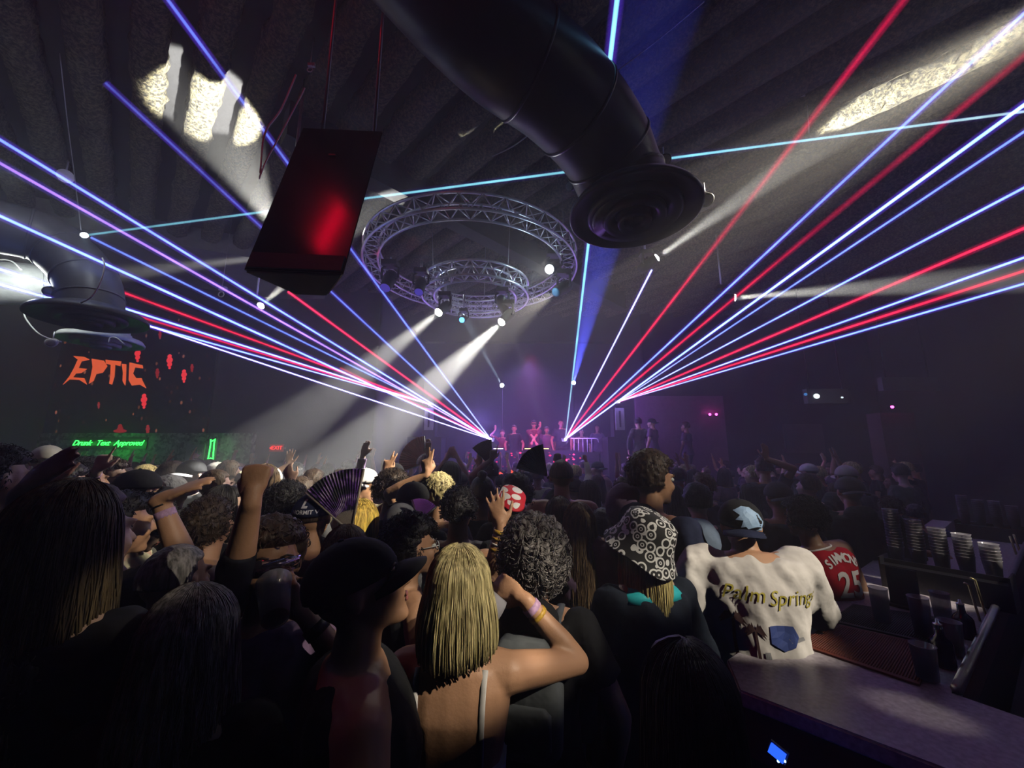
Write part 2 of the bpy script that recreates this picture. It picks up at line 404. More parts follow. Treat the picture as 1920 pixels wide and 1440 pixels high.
moving_head(P(822, 586, 6.0), P(420, 905, 3.6), 'moving head under the small truss ring at its left, aiming at the left crowd', .45, E_A * .55, angle=12, s=.8)
moving_head(P(940, 604, 6.0), P(620, 900, 4.4), 'brightest moving head under the small truss ring aiming down left', .4, E_A * 1.3, angle=15, s=.8)
moving_head(P(948, 586, 6.3), P(1022, 800, 9.2), 'moving head under the small truss ring aiming straight down at the stage', .4, 5000, angle=4, s=.8)
moving_head(P(1232, 483, 6.0), P(1790, 92, 3.7), 'moving head below the big duct flange throwing a shaft up right', .9, E_A * 1.1, angle=11, s=.8)
moving_head(P(1378, 558, 7.0), P(1920, 518, 5.2), 'moving head throwing the long level white shaft to the right', .9, E_A * 2.6, angle=8, s=.8)
moving_head(P(489, 573, 7.2), P(850, 262, 4.9), 'moving head below the hanging speaker aiming up right behind it', .9, E_A * 1.1, angle=7, s=.8)
moving_head(P(522, 440, 4.1), P(375, 165, 4.3), 'moving head hidden behind the hanging speaker lighting the rough ceiling', .9, E_A * .55, angle=30, s=.8)
moving_head(P(540, 478, 6.4), P(-60, 545, 4.4), 'moving head hidden behind the hanging speaker lighting the white duct', .6, E_A * 1.0, angle=6, s=.8)
# lamp added behind the photographer, right, its spots aimed at chosen people and bar
kb = moving_head(Vector((4.6, -1.4, 5.1)), Vector((.6, 2.3, 1.5)), 'added lamp on the ceiling behind and right of the camera aimed at the near crowd', 1.2, s=.8)
for (px, py, y_, e_, an) in ((880, 1130, 1.25, 1.7, 5.5), (1010, 1190, 1.4, 1.1, 4.0), (1228, 1018, 1.75, 1.4, 5.6), (1395, 1075, 1.95, 1.7, 8.0), (930, 960, 1.95, 1.8, 4.6), (678, 955, 2.2, 2.4, 3.0), (240, 1115, 1.0, .6, 1.6), (590, 960, 2.1, .9, 4.0), (1000, 1080, 1.6, .7, 3.2),
                             (1470, 1240, 1.8, .7, 2.0), (1640, 1370, 1.45, .35, 2.0), (468, 940, 1.08, .5, 2.6), (300, 945, 1.45, .9, 3.0), (515, 1000, 1.25, .3, 3.0), (1225, 890, 2.15, .8, 3.2), (812, 1040, 1.7, .8, 2.6), (1545, 1060, 2.4, .6, 3.2), (385, 975, 1.8, 1.0, 3.6), (1760, 1060, 2.3, 2.0, 5)):
    lamp('added_spot', 'SPOT', Vector((4.45, -1.25, 4.95)), 820 * e_, (1, .90, .72), target=P(px, py, y_), size=.03, angle=an, blend=.45)
# unseen lamp added at the right; separate spots pick out heads on the left
moving_head(Vector((5.05, 2.2, 5.8)), Vector((-2.0, 3.2, 1.6)), 'added many-beamed lamp on the ceiling at the far right aimed at the left crowd', .6, s=.8)
for (px, py, y_, e_, an) in ((205, 885, 2.9, 1.3, 3.6), (425, 930, 2.2, 1.0, 3.6), (740, 895, 2.75, 1.2, 6), (825, 905, 2.6, 1.0, 4), (300, 882, 4.0, 2.0, 8), (440, 885, 3.9, 2.0, 8), (560, 890, 3.4, 1.6, 8), (655, 895, 3.3, 1.6, 7), (100, 850, 3.3, 1.0, 4.5)):
    lamp('added_spot', 'SPOT', Vector((4.9, 2.25, 5.7)), 2600 * e_, (1, .90, .70), target=P(px, py, y_), size=.03, angle=an, blend=.6)
# ------------------------------------------------------------------ truss rings
def truss_ring(c, Ro, w_, h_, label, nb):
    t = thing('ring_truss', label, 'truss', c, 0, 'round truss rings over the floor')
    N = 96
    def circ(r, z): return [Vector((r * math.cos(2 * math.pi * i / N), r * math.sin(2 * math.pi * i / N), z)) for i in range(N)]
    def ringtube(r, z, rad):
        b = MB(); n = 8; vs = []; fs = []
        for i in range(N):
            a = 2 * math.pi * i / N; e = Vector((math.cos(a), math.sin(a), 0))
            vs += [e * (r + rad * math.cos(2 * math.pi * j / n)) + Vector((0, 0, z + rad * math.sin(2 * math.pi * j / n))) for j in range(n)]
        for i in range(N):
            for j in range(n):
                k = (j + 1) % n; m = (i + 1) % N
                fs.append((i * n + j, m * n + j, m * n + k, i * n + k))
        return b.add(vs, fs)
    for r, z in ((Ro, 0), (Ro - w_, 0), (Ro, -h_), (Ro - w_, -h_)):
        obj('chord', ringtube(r, z, .022), M_steel, t)
    def pt(r, z, i, n): a = 2 * math.pi * i / n; return Vector((r * math.cos(a), r * math.sin(a), z))
    for (r0, z0, r1, z1) in ((Ro, 0, Ro, -h_), (Ro - w_, 0, Ro - w_, -h_), (Ro, 0, Ro - w_, 0), (Ro, -h_, Ro - w_, -h_)):
        b = MB()
        for i in range(nb):
            b.tube([pt(r0, z0, i, nb), pt(r1, z1, i + .5, nb)], .0095, 6)
            b.tube([pt(r1, z1, i + .5, nb), pt(r0, z0, i + 1, nb)], .0095, 6)
        obj('lacing', b, M_steel, t)
    return t
RC1 = P(886, 488, 6.9); RC2 = P(892, 535, 6.7)
truss_ring(RC1, 1.98, .26, .26, 'large round aluminium truss ring hung under the ceiling', 36)
truss_ring(RC2, .97, .22, .26, 'small round aluminium truss ring hung below the large one', 20)
for k, (dx, dy) in enumerate(((-.75, -.2), (.6, -.5), (.1, .8))):
    hc = obj('hanging_cable', MB().tube([RC2 + Vector((dx, dy, 0)), Vector((RC2.x + dx * 1.1, RC2.y + dy * 1.1, ZC + .1))], .006, 6), M_cable)
    tag(hc, 'thin steel cable holding the small truss ring, ' + ('its left one', 'its right one', 'its rear one')[k], 'cable', 'truss hanging cables')
for k, (dx, dy) in enumerate(((-1.7, -.5), (1.7, -.5), (-.9, 1.5), (1.2, 1.3))):
    hc = obj('hanging_cable', MB().tube([RC1 + Vector((dx, dy, 0)), Vector((RC1.x + dx, RC1.y + dy, ZC + .1))], .006, 6), M_cable)
    tag(hc, 'thin steel cable holding the large truss ring, ' + ('front left', 'front right', 'rear left', 'rear right')[k] + ' of four', 'cable', 'truss hanging cables')
# other fixtures on the rings
M_off = mat('dull_lens', (.25, .22, .22), .2)
lens_red = glow('red_lens', (1, .01, .03), 6, False); lens_blue = glow('blue_lens', (.05, .35, 1), 8, False)
moving_head(P(893, 455, 7.9), P(760, 470, 7.0), 'unlit moving head at the back of the large truss ring, facing left', .4, lens=M_off)
moving_head(P(930, 457, 7.9), P(1060, 470, 7.0), 'unlit moving head at the back of the large truss ring, facing right', .4, lens=M_off)
moving_head(P(1030, 505, 6.3), P(980, 520, 5.4), 'white lit moving head on the right side of the large truss ring', .35, 60, angle=60, lens=glow('soft_lens', (.8, .95, 1), 9, False))
moving_head(P(1042, 548, 6.3), Vector((-2.7, 3.4, 1.6)), 'moving head with a bluish lens under the right side of the large truss ring', .35, 900, col=(1, .93, .75), angle=34, blend=.8, lens=mat('pale_blue_lens', (.2, .5, .8), .2))  # wide warm beam added to this fixture to light the left crowd
moving_head(P(866, 600, 6.3), P(840, 620, 5.4), 'moving head with a blue lens under the front of the small truss ring', .45, 25, col=(.05, .35, 1), angle=9, lens=lens_blue, s=.55)
moving_head(P(722, 540, 6.0), P(640, 700, 5.0), 'dark moving head with violet glints at the lower left of the large truss ring', .35, lens=glow('violet_lens', (.12, .08, .7), .5, False))
moving_head(P(785, 548, 5.6), P(760, 640, 5.0), 'dark moving head with violet glints left of the small truss ring', .4, lens=glow('violet_lens_dim', (.12, .08, .7), .5, False), s=.8)
lamp('truss_red_light', 'SPOT', P(650, 500, 5.2), 70, (1, .01, .02), target=P(735, 470, 6.6), size=.03, angle=11, blend=.5)
lamp('truss_cool_light', 'POINT', P(1000, 522, 5.9), 9, (.6, .85, 1.0), size=.06)
lamp('truss_cool_light', 'POINT', P(850, 520, 6.6), 6, (.85, .9, 1.0), size=.06)

# ------------------------------------------------------------------ ducts
def duct(pts, R, label, seams, flange, mt, cone=True, tilt=0, fr=1.75):
    root = pts[-1]
    t = thing('air_duct', label, 'air duct', root)
    T = Matrix.Translation(-root)
    # smooth the centre line
    cr = []
    pp = [pts[0] * 2 - pts[1]] + list(pts) + [pts[-1] * 2 - pts[-2]]
    for i in range(1, len(pp) - 2):
        for k in range(8):
            u = k / 8
            a, b, c, d = pp[i - 1], pp[i], pp[i + 1], pp[i + 2]
            cr.append(.5 * ((2 * b) + (c - a) * u + (2 * a - 5 * b + 4 * c - d) * u * u + (3 * b - a - 3 * c + d) * u ** 3))
    cr.append(pts[-1])
    obj('duct_pipe', MB().tube(cr, R, 40, True, T), mt, t)
    for s_ in seams:
        i = int(s_ * (len(cr) - 1)); d = (cr[i + 1] - cr[i - 1]).normalized() if 0 < i < len(cr) - 1 else (cr[-1] - cr[-2]).normalized()
        obj('seam_band', MB().tube([cr[i] - d * .012, cr[i] - d * .009, cr[i] + d * .009, cr[i] + d * .012], [R * .99, R * 1.028, R * 1.028, R * .99], 40, True, T), mt, t)
    if flange:
        M = Matrix.Rotation(tilt, 4, 'Y')
        F_ = R * fr
        obj('flange', MB().lathe([(R * .95, .10), (R * 1.04, .10), (R * 1.06, .05), (F_ * .93, .02), (F_, -.03), (F_, -.055), (F_ * .97, -.06), (F_ * .88, -.035), (R * 1.06, -.03), (R * .6, -.02)], 56, M), mt, t)
        for q, (ra, zz) in enumerate(((R * 1.08, -.05), (R * .72, -.085), (R * .38, -.11))):
            obj('diffuser_ring', MB().lathe([(ra, zz + .06), (ra * 1.02, zz), (ra * .93, zz - .035), (ra * .62, zz + .02), (ra * .6, zz + .05)], 48, M), mt, t)
    return t
Dz = P(1188, 392, 2.75)
duct([P(560, -330, 1.75), P(760, -95, 1.85), P(920, 70, 2.0), P(1045, 170, 2.25), P(1125, 262, 2.55), P(1160, 335, 2.75), Dz], .335,
     'large matt black round air duct overhead with its flanged outlet, centre top', (.42, .58, .72, .88), True, M_duct, fr=1.5)
D2 = P(170, 592, 4.4)
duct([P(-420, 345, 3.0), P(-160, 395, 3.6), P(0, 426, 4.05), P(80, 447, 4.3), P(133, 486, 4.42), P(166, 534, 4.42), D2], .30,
     'black round air duct bending down at the left with a wide flange', (.45, .62, .8, .93), True, M_duct_lit, fr=1.75, tilt=math.radians(-3))
D3 = P(192, 636, 5.6)
duct([P(-330, 520, 4.6), P(-100, 530, 4.9), P(40, 532, 5.2), P(120, 545, 5.5), P(175, 575, 5.6), P(192, 612, 5.6), D3], .30,
     'white wrapped air duct behind the black one at the left, brightly lit', (.4, .5, .58, .68), True, M_white_duct, fr=1.6)
# straps, cables and small lamps clipped to the ducts
def cable(pts, r, m, label, cat='cable', name='cable', group=None):
    cr = []; pts = [Vector(p) for p in pts]
    pp = [pts[0] * 2 - pts[1]] + pts + [pts[-1] * 2 - pts[-2]]
    for i in range(1, len(pp) - 2):
        for k in range(6):
            u = k / 6; a, b, c, d = pp[i - 1], pp[i], pp[i + 1], pp[i + 2]
            cr.append(.5 * ((2 * b) + (c - a) * u + (2 * a - 5 * b + 4 * c - d) * u * u + (3 * b - a - 3 * c + d) * u ** 3))
    cr.append(pts[-1])
    return tag(obj(name, MB().tube(cr, r, 6), m), label, cat, group)
cable([P(192, 484, 4.0), P(196, 500, 3.98), P(188, 530, 3.95), P(172, 556, 3.95), P(152, 568, 3.98)], .008, M_wire, 'white cable looped round the black duct bend at the left')
cable([P(42, 578, 5.0), P(50, 600, 5.0), P(72, 625, 5.0), P(96, 636, 5.1), P(115, 641, 5.2)], .009, M_wire, 'white cable dangling under the white duct at the left')
cable([P(152, 432, 4.2), P(141, 340, 4.25), P(126, 225, 4.0), P(112, 100, 3.6)], .005, M_cable, 'thin cable rising from the lit spot of the left black duct')
cable([P(204, 642, 5.3), P(208, 633, 5.3), P(220, 634, 5.3), P(234, 646, 5.3)], .009, M_wire, 'short white cable loop lying on the rear flange at the left')
cable([P(0, 487, 4.8), P(12, 487, 4.8), P(26, 492, 4.8), P(40, 506, 4.8)], .010, M_wire, 'white cable arching over the bright white duct')
cable([P(1320, 3, 2.5), P(1240, 70, 2.6), P(1148, 140, 2.6)], .004, M_cable, 'thin wire rising right from the middle of the big duct')
cable([P(1012, 236, 3.4), P(960, 275, 4.4), P(915, 296, 5.2)], .010, M_cable, 'chain running from the big duct to the roof beam')
cable([P(555, 140, 3.2), P(527, 205, 3.2), P(497, 250, 3.2), P(488, 325, 3.2)], .009, M_wire, 'pale twisted cord hanging left of the hanging speaker')
cable([P(572, 165, 3.2), P(530, 245, 3.2), P(500, 300, 3.2), P(486, 335, 3.2)], .007, M_wire, 'second pale cord crossing the first left of the hanging speaker')

def small_lamp(pos, target, label, s=.1, lens=None, body=M_black, stand=False):
    t = thing('small_spotlight', label, 'spotlight', pos)
    M = frame((0, 0, 0), Vector(target) - Vector(pos))
    obj('housing', MB().tube([M @ Vector((0, y * s, 0)) for y in (-1.6, -1.4, -.3, 1.0, 1.05)], [.45 * s, .75 * s, .85 * s, 1.0 * s, .9 * s], 20), body, t)
    obj('lens', MB().ell((0, 1.0 * s, 0), (.82 * s, .18 * s, .82 * s), M=M), lens or M_off, t)
    if stand: obj('stand', MB().tube([(0, 0, -.5 * s), (0, 0, 1.13 - pos.z)], .015, 8), M_black, t)
    else: obj('bracket', MB().tube([(0, 0, .6 * s), (0, 0, 2.6 * s)], .12 * s, 8), M_steel, t)
    return t
M_litlens = mat('frosted_lens', (.75, .75, .85), .3)
small_lamp(P(122, 330, 4.6), P(140, 336, 3.6), 'round white faced spotlight on the ceiling at the far left', .085, M_litlens, mat('white_housing', (.7, .72, .7), .5))
small_lamp(P(96, 545, 4.2), P(30, 575, 3.6), 'small black spotlight clipped left of the black duct in front of the white one', .06)
small_lamp(P(98, 642, 5.1), P(60, 655, 4.6), 'small grey spotlight hanging under the rear left flange', .06, body=mat('grey_housing', (.5, .5, .48), .5))
small_lamp(P(1322, 372, 2.9), P(1360, 400, 2.6), 'small black spotlight clipped to the right of the big duct flange', .055, mat('dichroic_lens', (.4, .2, .7), .15))
small_lamp(P(1245, 300, 3.0), P(1280, 290, 2.6), 'small spotlight clipped above the big duct flange where the teal beam starts', .05)
small_lamp(P(1070, 350, 4.0), P(1040, 345, 3.6), 'small grey spotlight behind the big duct flange at its left', .055)
small_lamp(P(1075, 720, 12.5), P(1165, 300, 5.0), 'small blue beam lamp at the back of the stage, right of the booth centre', .09, glow('blue_beam_lens', (.3, .4, 1), 25, False), stand=True)
small_lamp(P(942, 724, 12.7), P(868, 590, 7.5), 'small pale blue beam lamp at the back of the stage, left of the booth centre', .09, glow('pale_beam_lens', (.7, .85, 1), 25, False), stand=True)
sp = obj('laser_spot', MB().ell(P(158, 441, 4.02), (.04, .03, .03)), glow('laser_spot_glow', (.8, .95, 1), 14, False)); tag(sp, 'glaring white spot where the laser strikes the bend of the left black duct', 'laser spot')  # glowing bead standing for the bright laser hit on the duct
lamp('duct_spot_fill', 'POINT', P(172, 415, 3.85), 5, (.85, .95, 1), size=.03)  # point lamps added to brighten the left black duct
lamp('duct_spot_fill', 'POINT', P(20, 330, 3.6), 4, (.85, .95, 1), size=.05)
lamp('duct_fill', 'POINT', P(78, 500, 4.75), 7, (.95, 1, .95), size=.08)  # more point lamps added to brighten the white duct
lamp('duct_fill', 'POINT', P(15, 515, 4.6), 18, (.95, 1, .95), size=.1)

# ------------------------------------------------------------------ hanging speaker cabinet
a_, b2, g_ = .02284782, -.2512404, .04166414
Rs = (Matrix.Rotation(a_, 3, 'Z') @ Matrix.Rotation(b2, 3, 'X') @ Matrix.Rotation(g_, 3, 'Y'))
sp_o = Vector((-1.2297, 1.88845, 2.88909))
spk = thing('hanging_speaker', 'big black hanging speaker cabinet seen from below, red gleam on its side', 'speaker', sp_o)
R4 = Rs.to_4x4()
poly = [(-.1897, 0), (.3423, 0), (.1853, .1857), (0.0, .1857)]
def inset(pl, k):
    c = Vector((sum(p[0] for p in pl) / len(pl), sum(p[1] for p in pl) / len(pl)))
    return [((p[0] - c.x) * k + c.x, (p[1] - c.y) * k + c.y) for p in pl]
bmk = bmesh.new(); tmp = MB().prism(poly, 0, 1.197, R4).mesh('t', False); bmk.from_mesh(tmp)
bmesh.ops.bevel(bmk, geom=bmk.edges[:], offset=.008, segments=2, affect='EDGES'); me = bpy.data.meshes.new('cabinet'); bmk.to_mesh(me); bmk.free()
obj('cabinet', me, M_gloss, spk, smooth=False)
M_grille = mat('speaker_grille', (.06, .055, .045), .7, bump=.6, bscale=400)
obj('bottom_grille', MB().prism(inset(poly, .93), -.006, .004, R4), M_grille, spk, smooth=False)
obj('front_trim', MB().box((.076, -.004, .07), (.50, .012, .10), R4), M_black, spk, smooth=False)
M_chrome = mat('red_badge', (.5, .02, .03), .3, .3)
obj('badge', MB().box((.07, -.008, .93), (.04, .006, .006), R4), M_chrome, spk, smooth=False)
for k in (-.1, .25):
    top = R4 @ Vector((k, .09, 1.19))
    obj('rigging_strap', MB().tube([top, top + Vector((0, 0, ZC - (sp_o.z + top.z) + .2))], .012, 6), M_cable, spk)
    obj('eye_bolt', MB().lathe([(.01, 0), (.03, .01), (.03, .05), (.01, .07)], 12, Matrix.Translation(top)), M_steel, spk)
# red tube added out of view, set where its reflection makes the gleam
nrm = (Rs @ Vector((0, -1, 0))).normalized()
hit = P(628, 432, 2.02); inc = (hit - Vector((0, 0, EYE))).normalized(); rf = inc - 2 * inc.dot(nrm) * nrm
rp = hit + rf * 3.0
t = thing('added_red_tube', 'red tube added behind the camera to gleam in the hanging speaker', 'light', rp)
obj('tube', MB().tube([(0, 0, -.5), (0, 0, .42)], 0.035, 12), glow('red_tube_glow', (1, 0.0, .03), 26.0), t)
obj('end_cap', MB().tube([(0, 0, .42), (0, 0, .5)], .05, 12), M_black, t)
obj('hanger', MB().tube([(0, 0, .5), (0, 0, max(.6, ZC - rp.z + .1))], .01, 6), M_black, t)

# small fittings on the ceiling beam
M_pale = mat('pale_fitting', (.5, .5, .5), .5)
def fitting(px, py, y, s, label):
    p = P(px, py, y); t = thing('ceiling_hook', label, 'ceiling fitting', p, 0, 'small ceiling fittings')
    obj('clip', MB().box((0, 0, 0), (s, s * .6, s * .7)).box((s * .8, 0, 0), (s * .5, s * .5, s * .9)), M_pale, t, smooth=False)
    obj('ring', MB().tube([(s * .6 * math.cos(a), 0, -s * 1.2 + s * .6 * math.sin(a)) for a in [k * .7 for k in range(10)]], s * .12, 6), M_pale, t)
    obj('rod', MB().tube([(0, 0, 0), (0, 0, ZC - p.z + .2)], .006, 6), M_cable, t)
fitting(582, 122, 3.6, .05, 'small white clip above the top of the hanging speaker')
fitting(770, 208, 5.2, .09, 'white twin clip on the roof beam left of the big duct')
fitting(850, 292, 6.4, .09, 'pale clip over the large truss ring, left one')
fitting(926, 324, 7.2, .09, 'pale clip over the large truss ring, right one')
fitting(416, 542, 7.0, .09, 'white box hanging in the beams left of the hanging speaker')
# hanging bar at the upper right
tb = obj('hanging_rail', MB().box((0, .45, 0), (.07, .9, .03), frame(P(1466, 125, 4.0), P(1545, 245, 4.6) - P(1466, 125, 4.0))), M_pale, smooth=False)
tag(tb, 'perforated metal rail under the ceiling at the upper right', 'rail')
tag(obj('drop_rod', MB().tube([P(1514, 198, 4.2), P(1517, 250, 4.2)], .006, 6), M_wire), 'short bright rod hanging from the perforated rail', 'rod')

# ------------------------------------------------------------------ stage, booth, screens, signs
ZS = 1.12
obj('trim_1', MB().box((.3, 13.4, ZS / 2), (7.6, 4.0, ZS)), M_black, kind='structure', smooth=False)
bt = thing('dj_booth', 'long dark booth with red sparkling front panel on the stage', 'booth', (.35, 11.75, 0))
def speckle(name, base, col, sc, th, s, size=(1, 1, 1)):
    m = bpy.data.materials.new(name); n, l = nodes(m); b = n['Principled BSDF']
    b.inputs['Base Color'].default_value = (*base, 1); b.inputs['Roughness'].default_value = .5
    tc = n.new('ShaderNodeTexCoord'); mp = n.new('ShaderNodeMapping'); mp.inputs['Scale'].default_value = size; l.new(tc.outputs['Object'], mp.inputs[0])
    v = n.new('ShaderNodeTexVoronoi'); v.inputs['Scale'].default_value = sc; l.new(mp.outputs[0], v.inputs['Vector'])
    a = n.new('ShaderNodeMath'); a.operation = 'LESS_THAN'; a.inputs[1].default_value = th; l.new(v.outputs['Distance'], a.inputs[0])
    sep = n.new('ShaderNodeSeparateColor'); l.new(v.outputs['Color'], sep.inputs[0])
    k = n.new('ShaderNodeMath'); k.operation = 'POWER'; k.inputs[1].default_value = 5; l.new(sep.outputs[0], k.inputs[0])
    mu = n.new('ShaderNodeMath'); mu.operation = 'MULTIPLY'; l.new(a.outputs[0], mu.inputs[0]); l.new(k.outputs[0], mu.inputs[1])
    m2 = n.new('ShaderNodeMath'); m2.operation = 'MULTIPLY'; m2.inputs[1].default_value = s; l.new(mu.outputs[0], m2.inputs[0])
    b.inputs['Emission Color'].default_value = (*col, 1); l.new(m2.outputs[0], b.inputs['Emission Strength']); m.cycles.emission_sampling = 'NONE'
    return m
M_booth = speckle('booth_led_panel', (.02, .012, .03), (1, .02, .08), 9, .3, 9, (1, 1, 1.6))
obj('front_panel', MB().box((0, -.35, 1.45), (3.3, .12, 1.05)), M_booth, bt, smooth=False)
obj('table_top', MB().box((0, .05, 2.0), (3.2, .75, .06)), M_black, bt, smooth=False)
fl = []
rnd = random.Random(4)
x = -1.45
obj('orange_strip', MB().prism([(-1.0, 1.30), (1.4 - .9, 1.30)] + [(.5 - 1.5 * k / 12, 1.42 + (.07 if k % 2 else -.04) * rnd.uniform(.5, 1)) for k in range(13)], -.42, -.412, Matrix(((1, 0, 0, 0), (0, 0, 1, 0), (0, 1, 0, 0), (0, 0, 0, 1)))), glow('orange_led', (1, .10, .03), 1.5, False), bt, smooth=False)
for x, m, wd in ((-.75, (1, .9, .8), .28), (.15, (1, .8, .3), .26), (.62, (1, .8, .3), .22)):
    d = thing('media_player', ('lit mixer on the booth before the left performer', 'lit player on the booth before the middle performer', 'lit player on the booth to the right of the middle performer')[(-.75, .15, .62).index(x)], 'player', (.35 + x, 11.6, 2.03))
    obj('case', MB().box((0, 0, .04), (wd + .08, .32, .08)), M_black, d, smooth=False)
    obj('lit_edge', MB().box((0, -.165, .05), (wd, .012, .022)), glow('player_light', m, 3.0, False), d, smooth=False)
rl = thing('crowd_rail', 'curved white barrier rail at the right end of the booth', 'barrier', P(1092, 822, 11.5))
obj('top_bar', MB().tube([(-.35, 0, 0), (.38, 0, 0), (.45, 0, -.02), (.48, 0, -.12)], .014, 8), M_wire, rl)
for k in range(5): obj('baluster', MB().tube([(-.25 + .13 * k, 0, 0), (-.25 + .13 * k, 0, -.5)], .009, 6), M_wire, rl)
obj('base_frame', MB().box((0, .05, -.55), (.9, .3, .3)), M_black, rl, smooth=False)
M_spkface = mat('speaker_face', (.32, .34, .33), .6, bump=.4, bscale=60)
for sx, px, lab in ((-1, 806, 'left stage speaker stack with a pale slotted face'), (1, 1160, 'right stage speaker stack with a pale slotted face')):
    p = P(px, 785, 11.0)
    t = thing('stage_speaker', lab, 'speaker', (p.x, 11.2, 0))
    obj('stack', MB().box((-.1 * sx * -1, 0, 1.2), (.95, .7, 2.4)), M_black, t, smooth=False)
    obj('column', MB().box((0, -.1, 2.8), (.34, .4, .8)), M_black, t, smooth=False)
    fc = obj('pale_face', MB().box((0, -.32, p.z - .02), (.25, .04, .62)), M_spkface, t, smooth=False)
    obj('slot', MB().box((0, -.345, p.z - .02), (.05, .012, .46)), M_black, fc, smooth=False)
# screen wall at the left
def screen_uv(px, py): return P(px, py, 9.88)
s0, s1 = screen_uv(18, 590), screen_uv(385, 812)
scr = thing('led_screen', 'huge dark LED screen showing the orange word EPTIC and red figures', 'screen', ((s0.x + s1.x) / 2, 9.93, s1.z))
W_ = s1.x - s0.x; H_ = s0.z - s1.z
M_screen = speckle('led_wall', (.012, .018, .014), (.55, .16, .08), 7.5, .22, .5, (1.0, 1, .6))
obj('panel', MB().box((0, 0, H_ / 2), (W_, .08, H_)), M_screen, scr, smooth=False)
def scr_loc(px, py): q_ = P(px, py, 9.88); return (q_.x - scr.location.x, q_.z - scr.location.z)
TOXZ = Matrix(((1, 0, 0, 0), (0, 0, 1, 0), (0, 1, 0, 0), (0, 0, 0, 1)))
def flat(polys, m, name, parent, y=-.046, th=.008, base=None):
    b = MB()
    for p_ in polys: b.prism([scr_loc(*q_) for q_ in p_], y - th, y, TOXZ)
    return obj(name, b, m, parent, smooth=False)
M_or = glow('led_orange', (.85, .12, .035), 1.0, False)
def zz(pts): return [(400 / 1 * 0 + x * 500 / 1440, 400 + y * 500 / 1440) for x, y in pts]
# letters traced in the screen's own plane
EP = [zz([(395, 770), (455, 775), (485, 790), (440, 800), (425, 835), (470, 840), (440, 862), (410, 865), (395, 885), (455, 890), (470, 925), (430, 900), (375, 897), (340, 925), (375, 880), (400, 835), (420, 790)]),
      zz([(495, 785), (560, 795), (580, 825), (555, 860), (520, 868), (505, 905), (480, 920), (490, 880), (500, 830)]),
      zz([(570, 790), (655, 800), (650, 825), (622, 818), (618, 880), (605, 925), (590, 920), (597, 870), (598, 818), (572, 812)]),
      zz([(658, 812), (682, 815), (680, 900), (676, 930), (662, 905), (664, 860)]),
      zz([(700, 805), (770, 820), (772, 838), (730, 832), (718, 865), (735, 890), (765, 890), (770, 905), (790, 945), (755, 925), (712, 930), (695, 900), (697, 850)])]
for p_, nm in zip(EP, 'EPTIC'): flat([p_], M_or, 'letter', scr)
M_led_red = glow('led_red', (1, .04, .05), .9, False)
for k, (cx, cy_, s_) in enumerate([(258, 665, 9), (318, 678, 9), (270, 752, 9), (345, 705, 8), (295, 700, 6), (48, 803, 12), (225, 804, 8), (277, 806, 6), (75, 590, 6), (360, 690, 5), (92, 648, 9), (185, 760, 4), (300, 628, 5)]):
    b = MB()
    for dy_, rr in ((-1.1, .45), (-.3, .65), (.6, .5), (1.3, .28)) if k not in (5, 6) else ((-.6, .5), (.1, .7)):
        b.ell((scr_loc(cx, cy_ + dy_ * s_)[0], -.05, scr_loc(cx, cy_ + dy_ * s_)[1]), (rr * s_ * .0145, .01, rr * s_ * .0145), 10)
    if k in (5, 6): b.ell((scr_loc(cx, cy_ + .5 * s_)[0], -.05, scr_loc(cx, cy_ + .5 * s_)[1]), (s_ * .022, .01, s_ * .006), 10)
    obj('red_figure', b, M_led_red if k in (0, 1, 2, 3, 5, 10) else glow('led_red_dim', (.5, .02, .02), .5, False), scr)
hd = obj('hedge_wall', MB().box(((P(0, 850, 9.8).x - .5 + P(450, 850, 9.8).x) / 2, 9.9, (P(0, 812, 9.8).z) / 2), (P(450, 850, 9.8).x - P(0, 850, 9.8).x + 1, .16, P(0, 812, 9.8).z)), None, smooth=False, kind='stuff')
mh = bpy.data.materials.new('mottled_green_wall'); n, l = nodes(mh); b = n['Principled BSDF']; b.inputs['Roughness'].default_value = .7
v = n.new('ShaderNodeTexVoronoi'); v.inputs['Scale'].default_value = 16; tc = n.new('ShaderNodeTexCoord'); l.new(tc.outputs['Object'], v.inputs['Vector'])
r = n.new('ShaderNodeValToRGB'); r.color_ramp.elements[0].color = (.03, .04, .03, 1); r.color_ramp.elements[1].color = (.35, .42, .34, 1)
sep = n.new('ShaderNodeSeparateColor'); l.new(v.outputs['Color'], sep.inputs[0]); l.new(sep.outputs[0], r.inputs[0]); l.new(r.outputs[0], b.inputs['Base Color'])
hd.data.materials.append(mh); tag(hd, 'mottled grey-green leafy wall strip below the LED screen', 'green wall')
M_neon = glow('green_neon', (.03, 1.0, .08), 5.0)
def text_mesh(s, size, shear=0, bevel=0.0, outline=False, extrude=0.0, spacing=1.0):
    cu = bpy.data.curves.new('txt', 'FONT'); cu.body = s; cu.size = size; cu.shear = shear; cu.align_x = 'CENTER'; cu.align_y = 'CENTER'
    cu.space_character = spacing; cu.extrude = extrude; cu.resolution_u = 3
    if outline: cu.fill_mode = 'NONE'; cu.bevel_depth = bevel; cu.bevel_resolution = 1
    o = bpy.data.objects.new('txt', cu); C.objects.link(o); dg = bpy.context.evaluated_depsgraph_get(); dg.update()
    me = bpy.data.meshes.new_from_object(o.evaluated_get(dg)); bpy.data.objects.remove(o); return me
RX90 = Matrix.Rotation(math.radians(90), 4, 'X')
def sign_text(s, name, parent, size, m, loc, **k):
    me = text_mesh(s, size, **k); me.transform(RX90); o = obj(name, me, m, parent, smooth=False, loc=loc); return o
p = P(205, 831, 9.75)
ng = thing('neon_sign', 'green neon script sign reading Drunk Text Approved', 'neon sign', p)
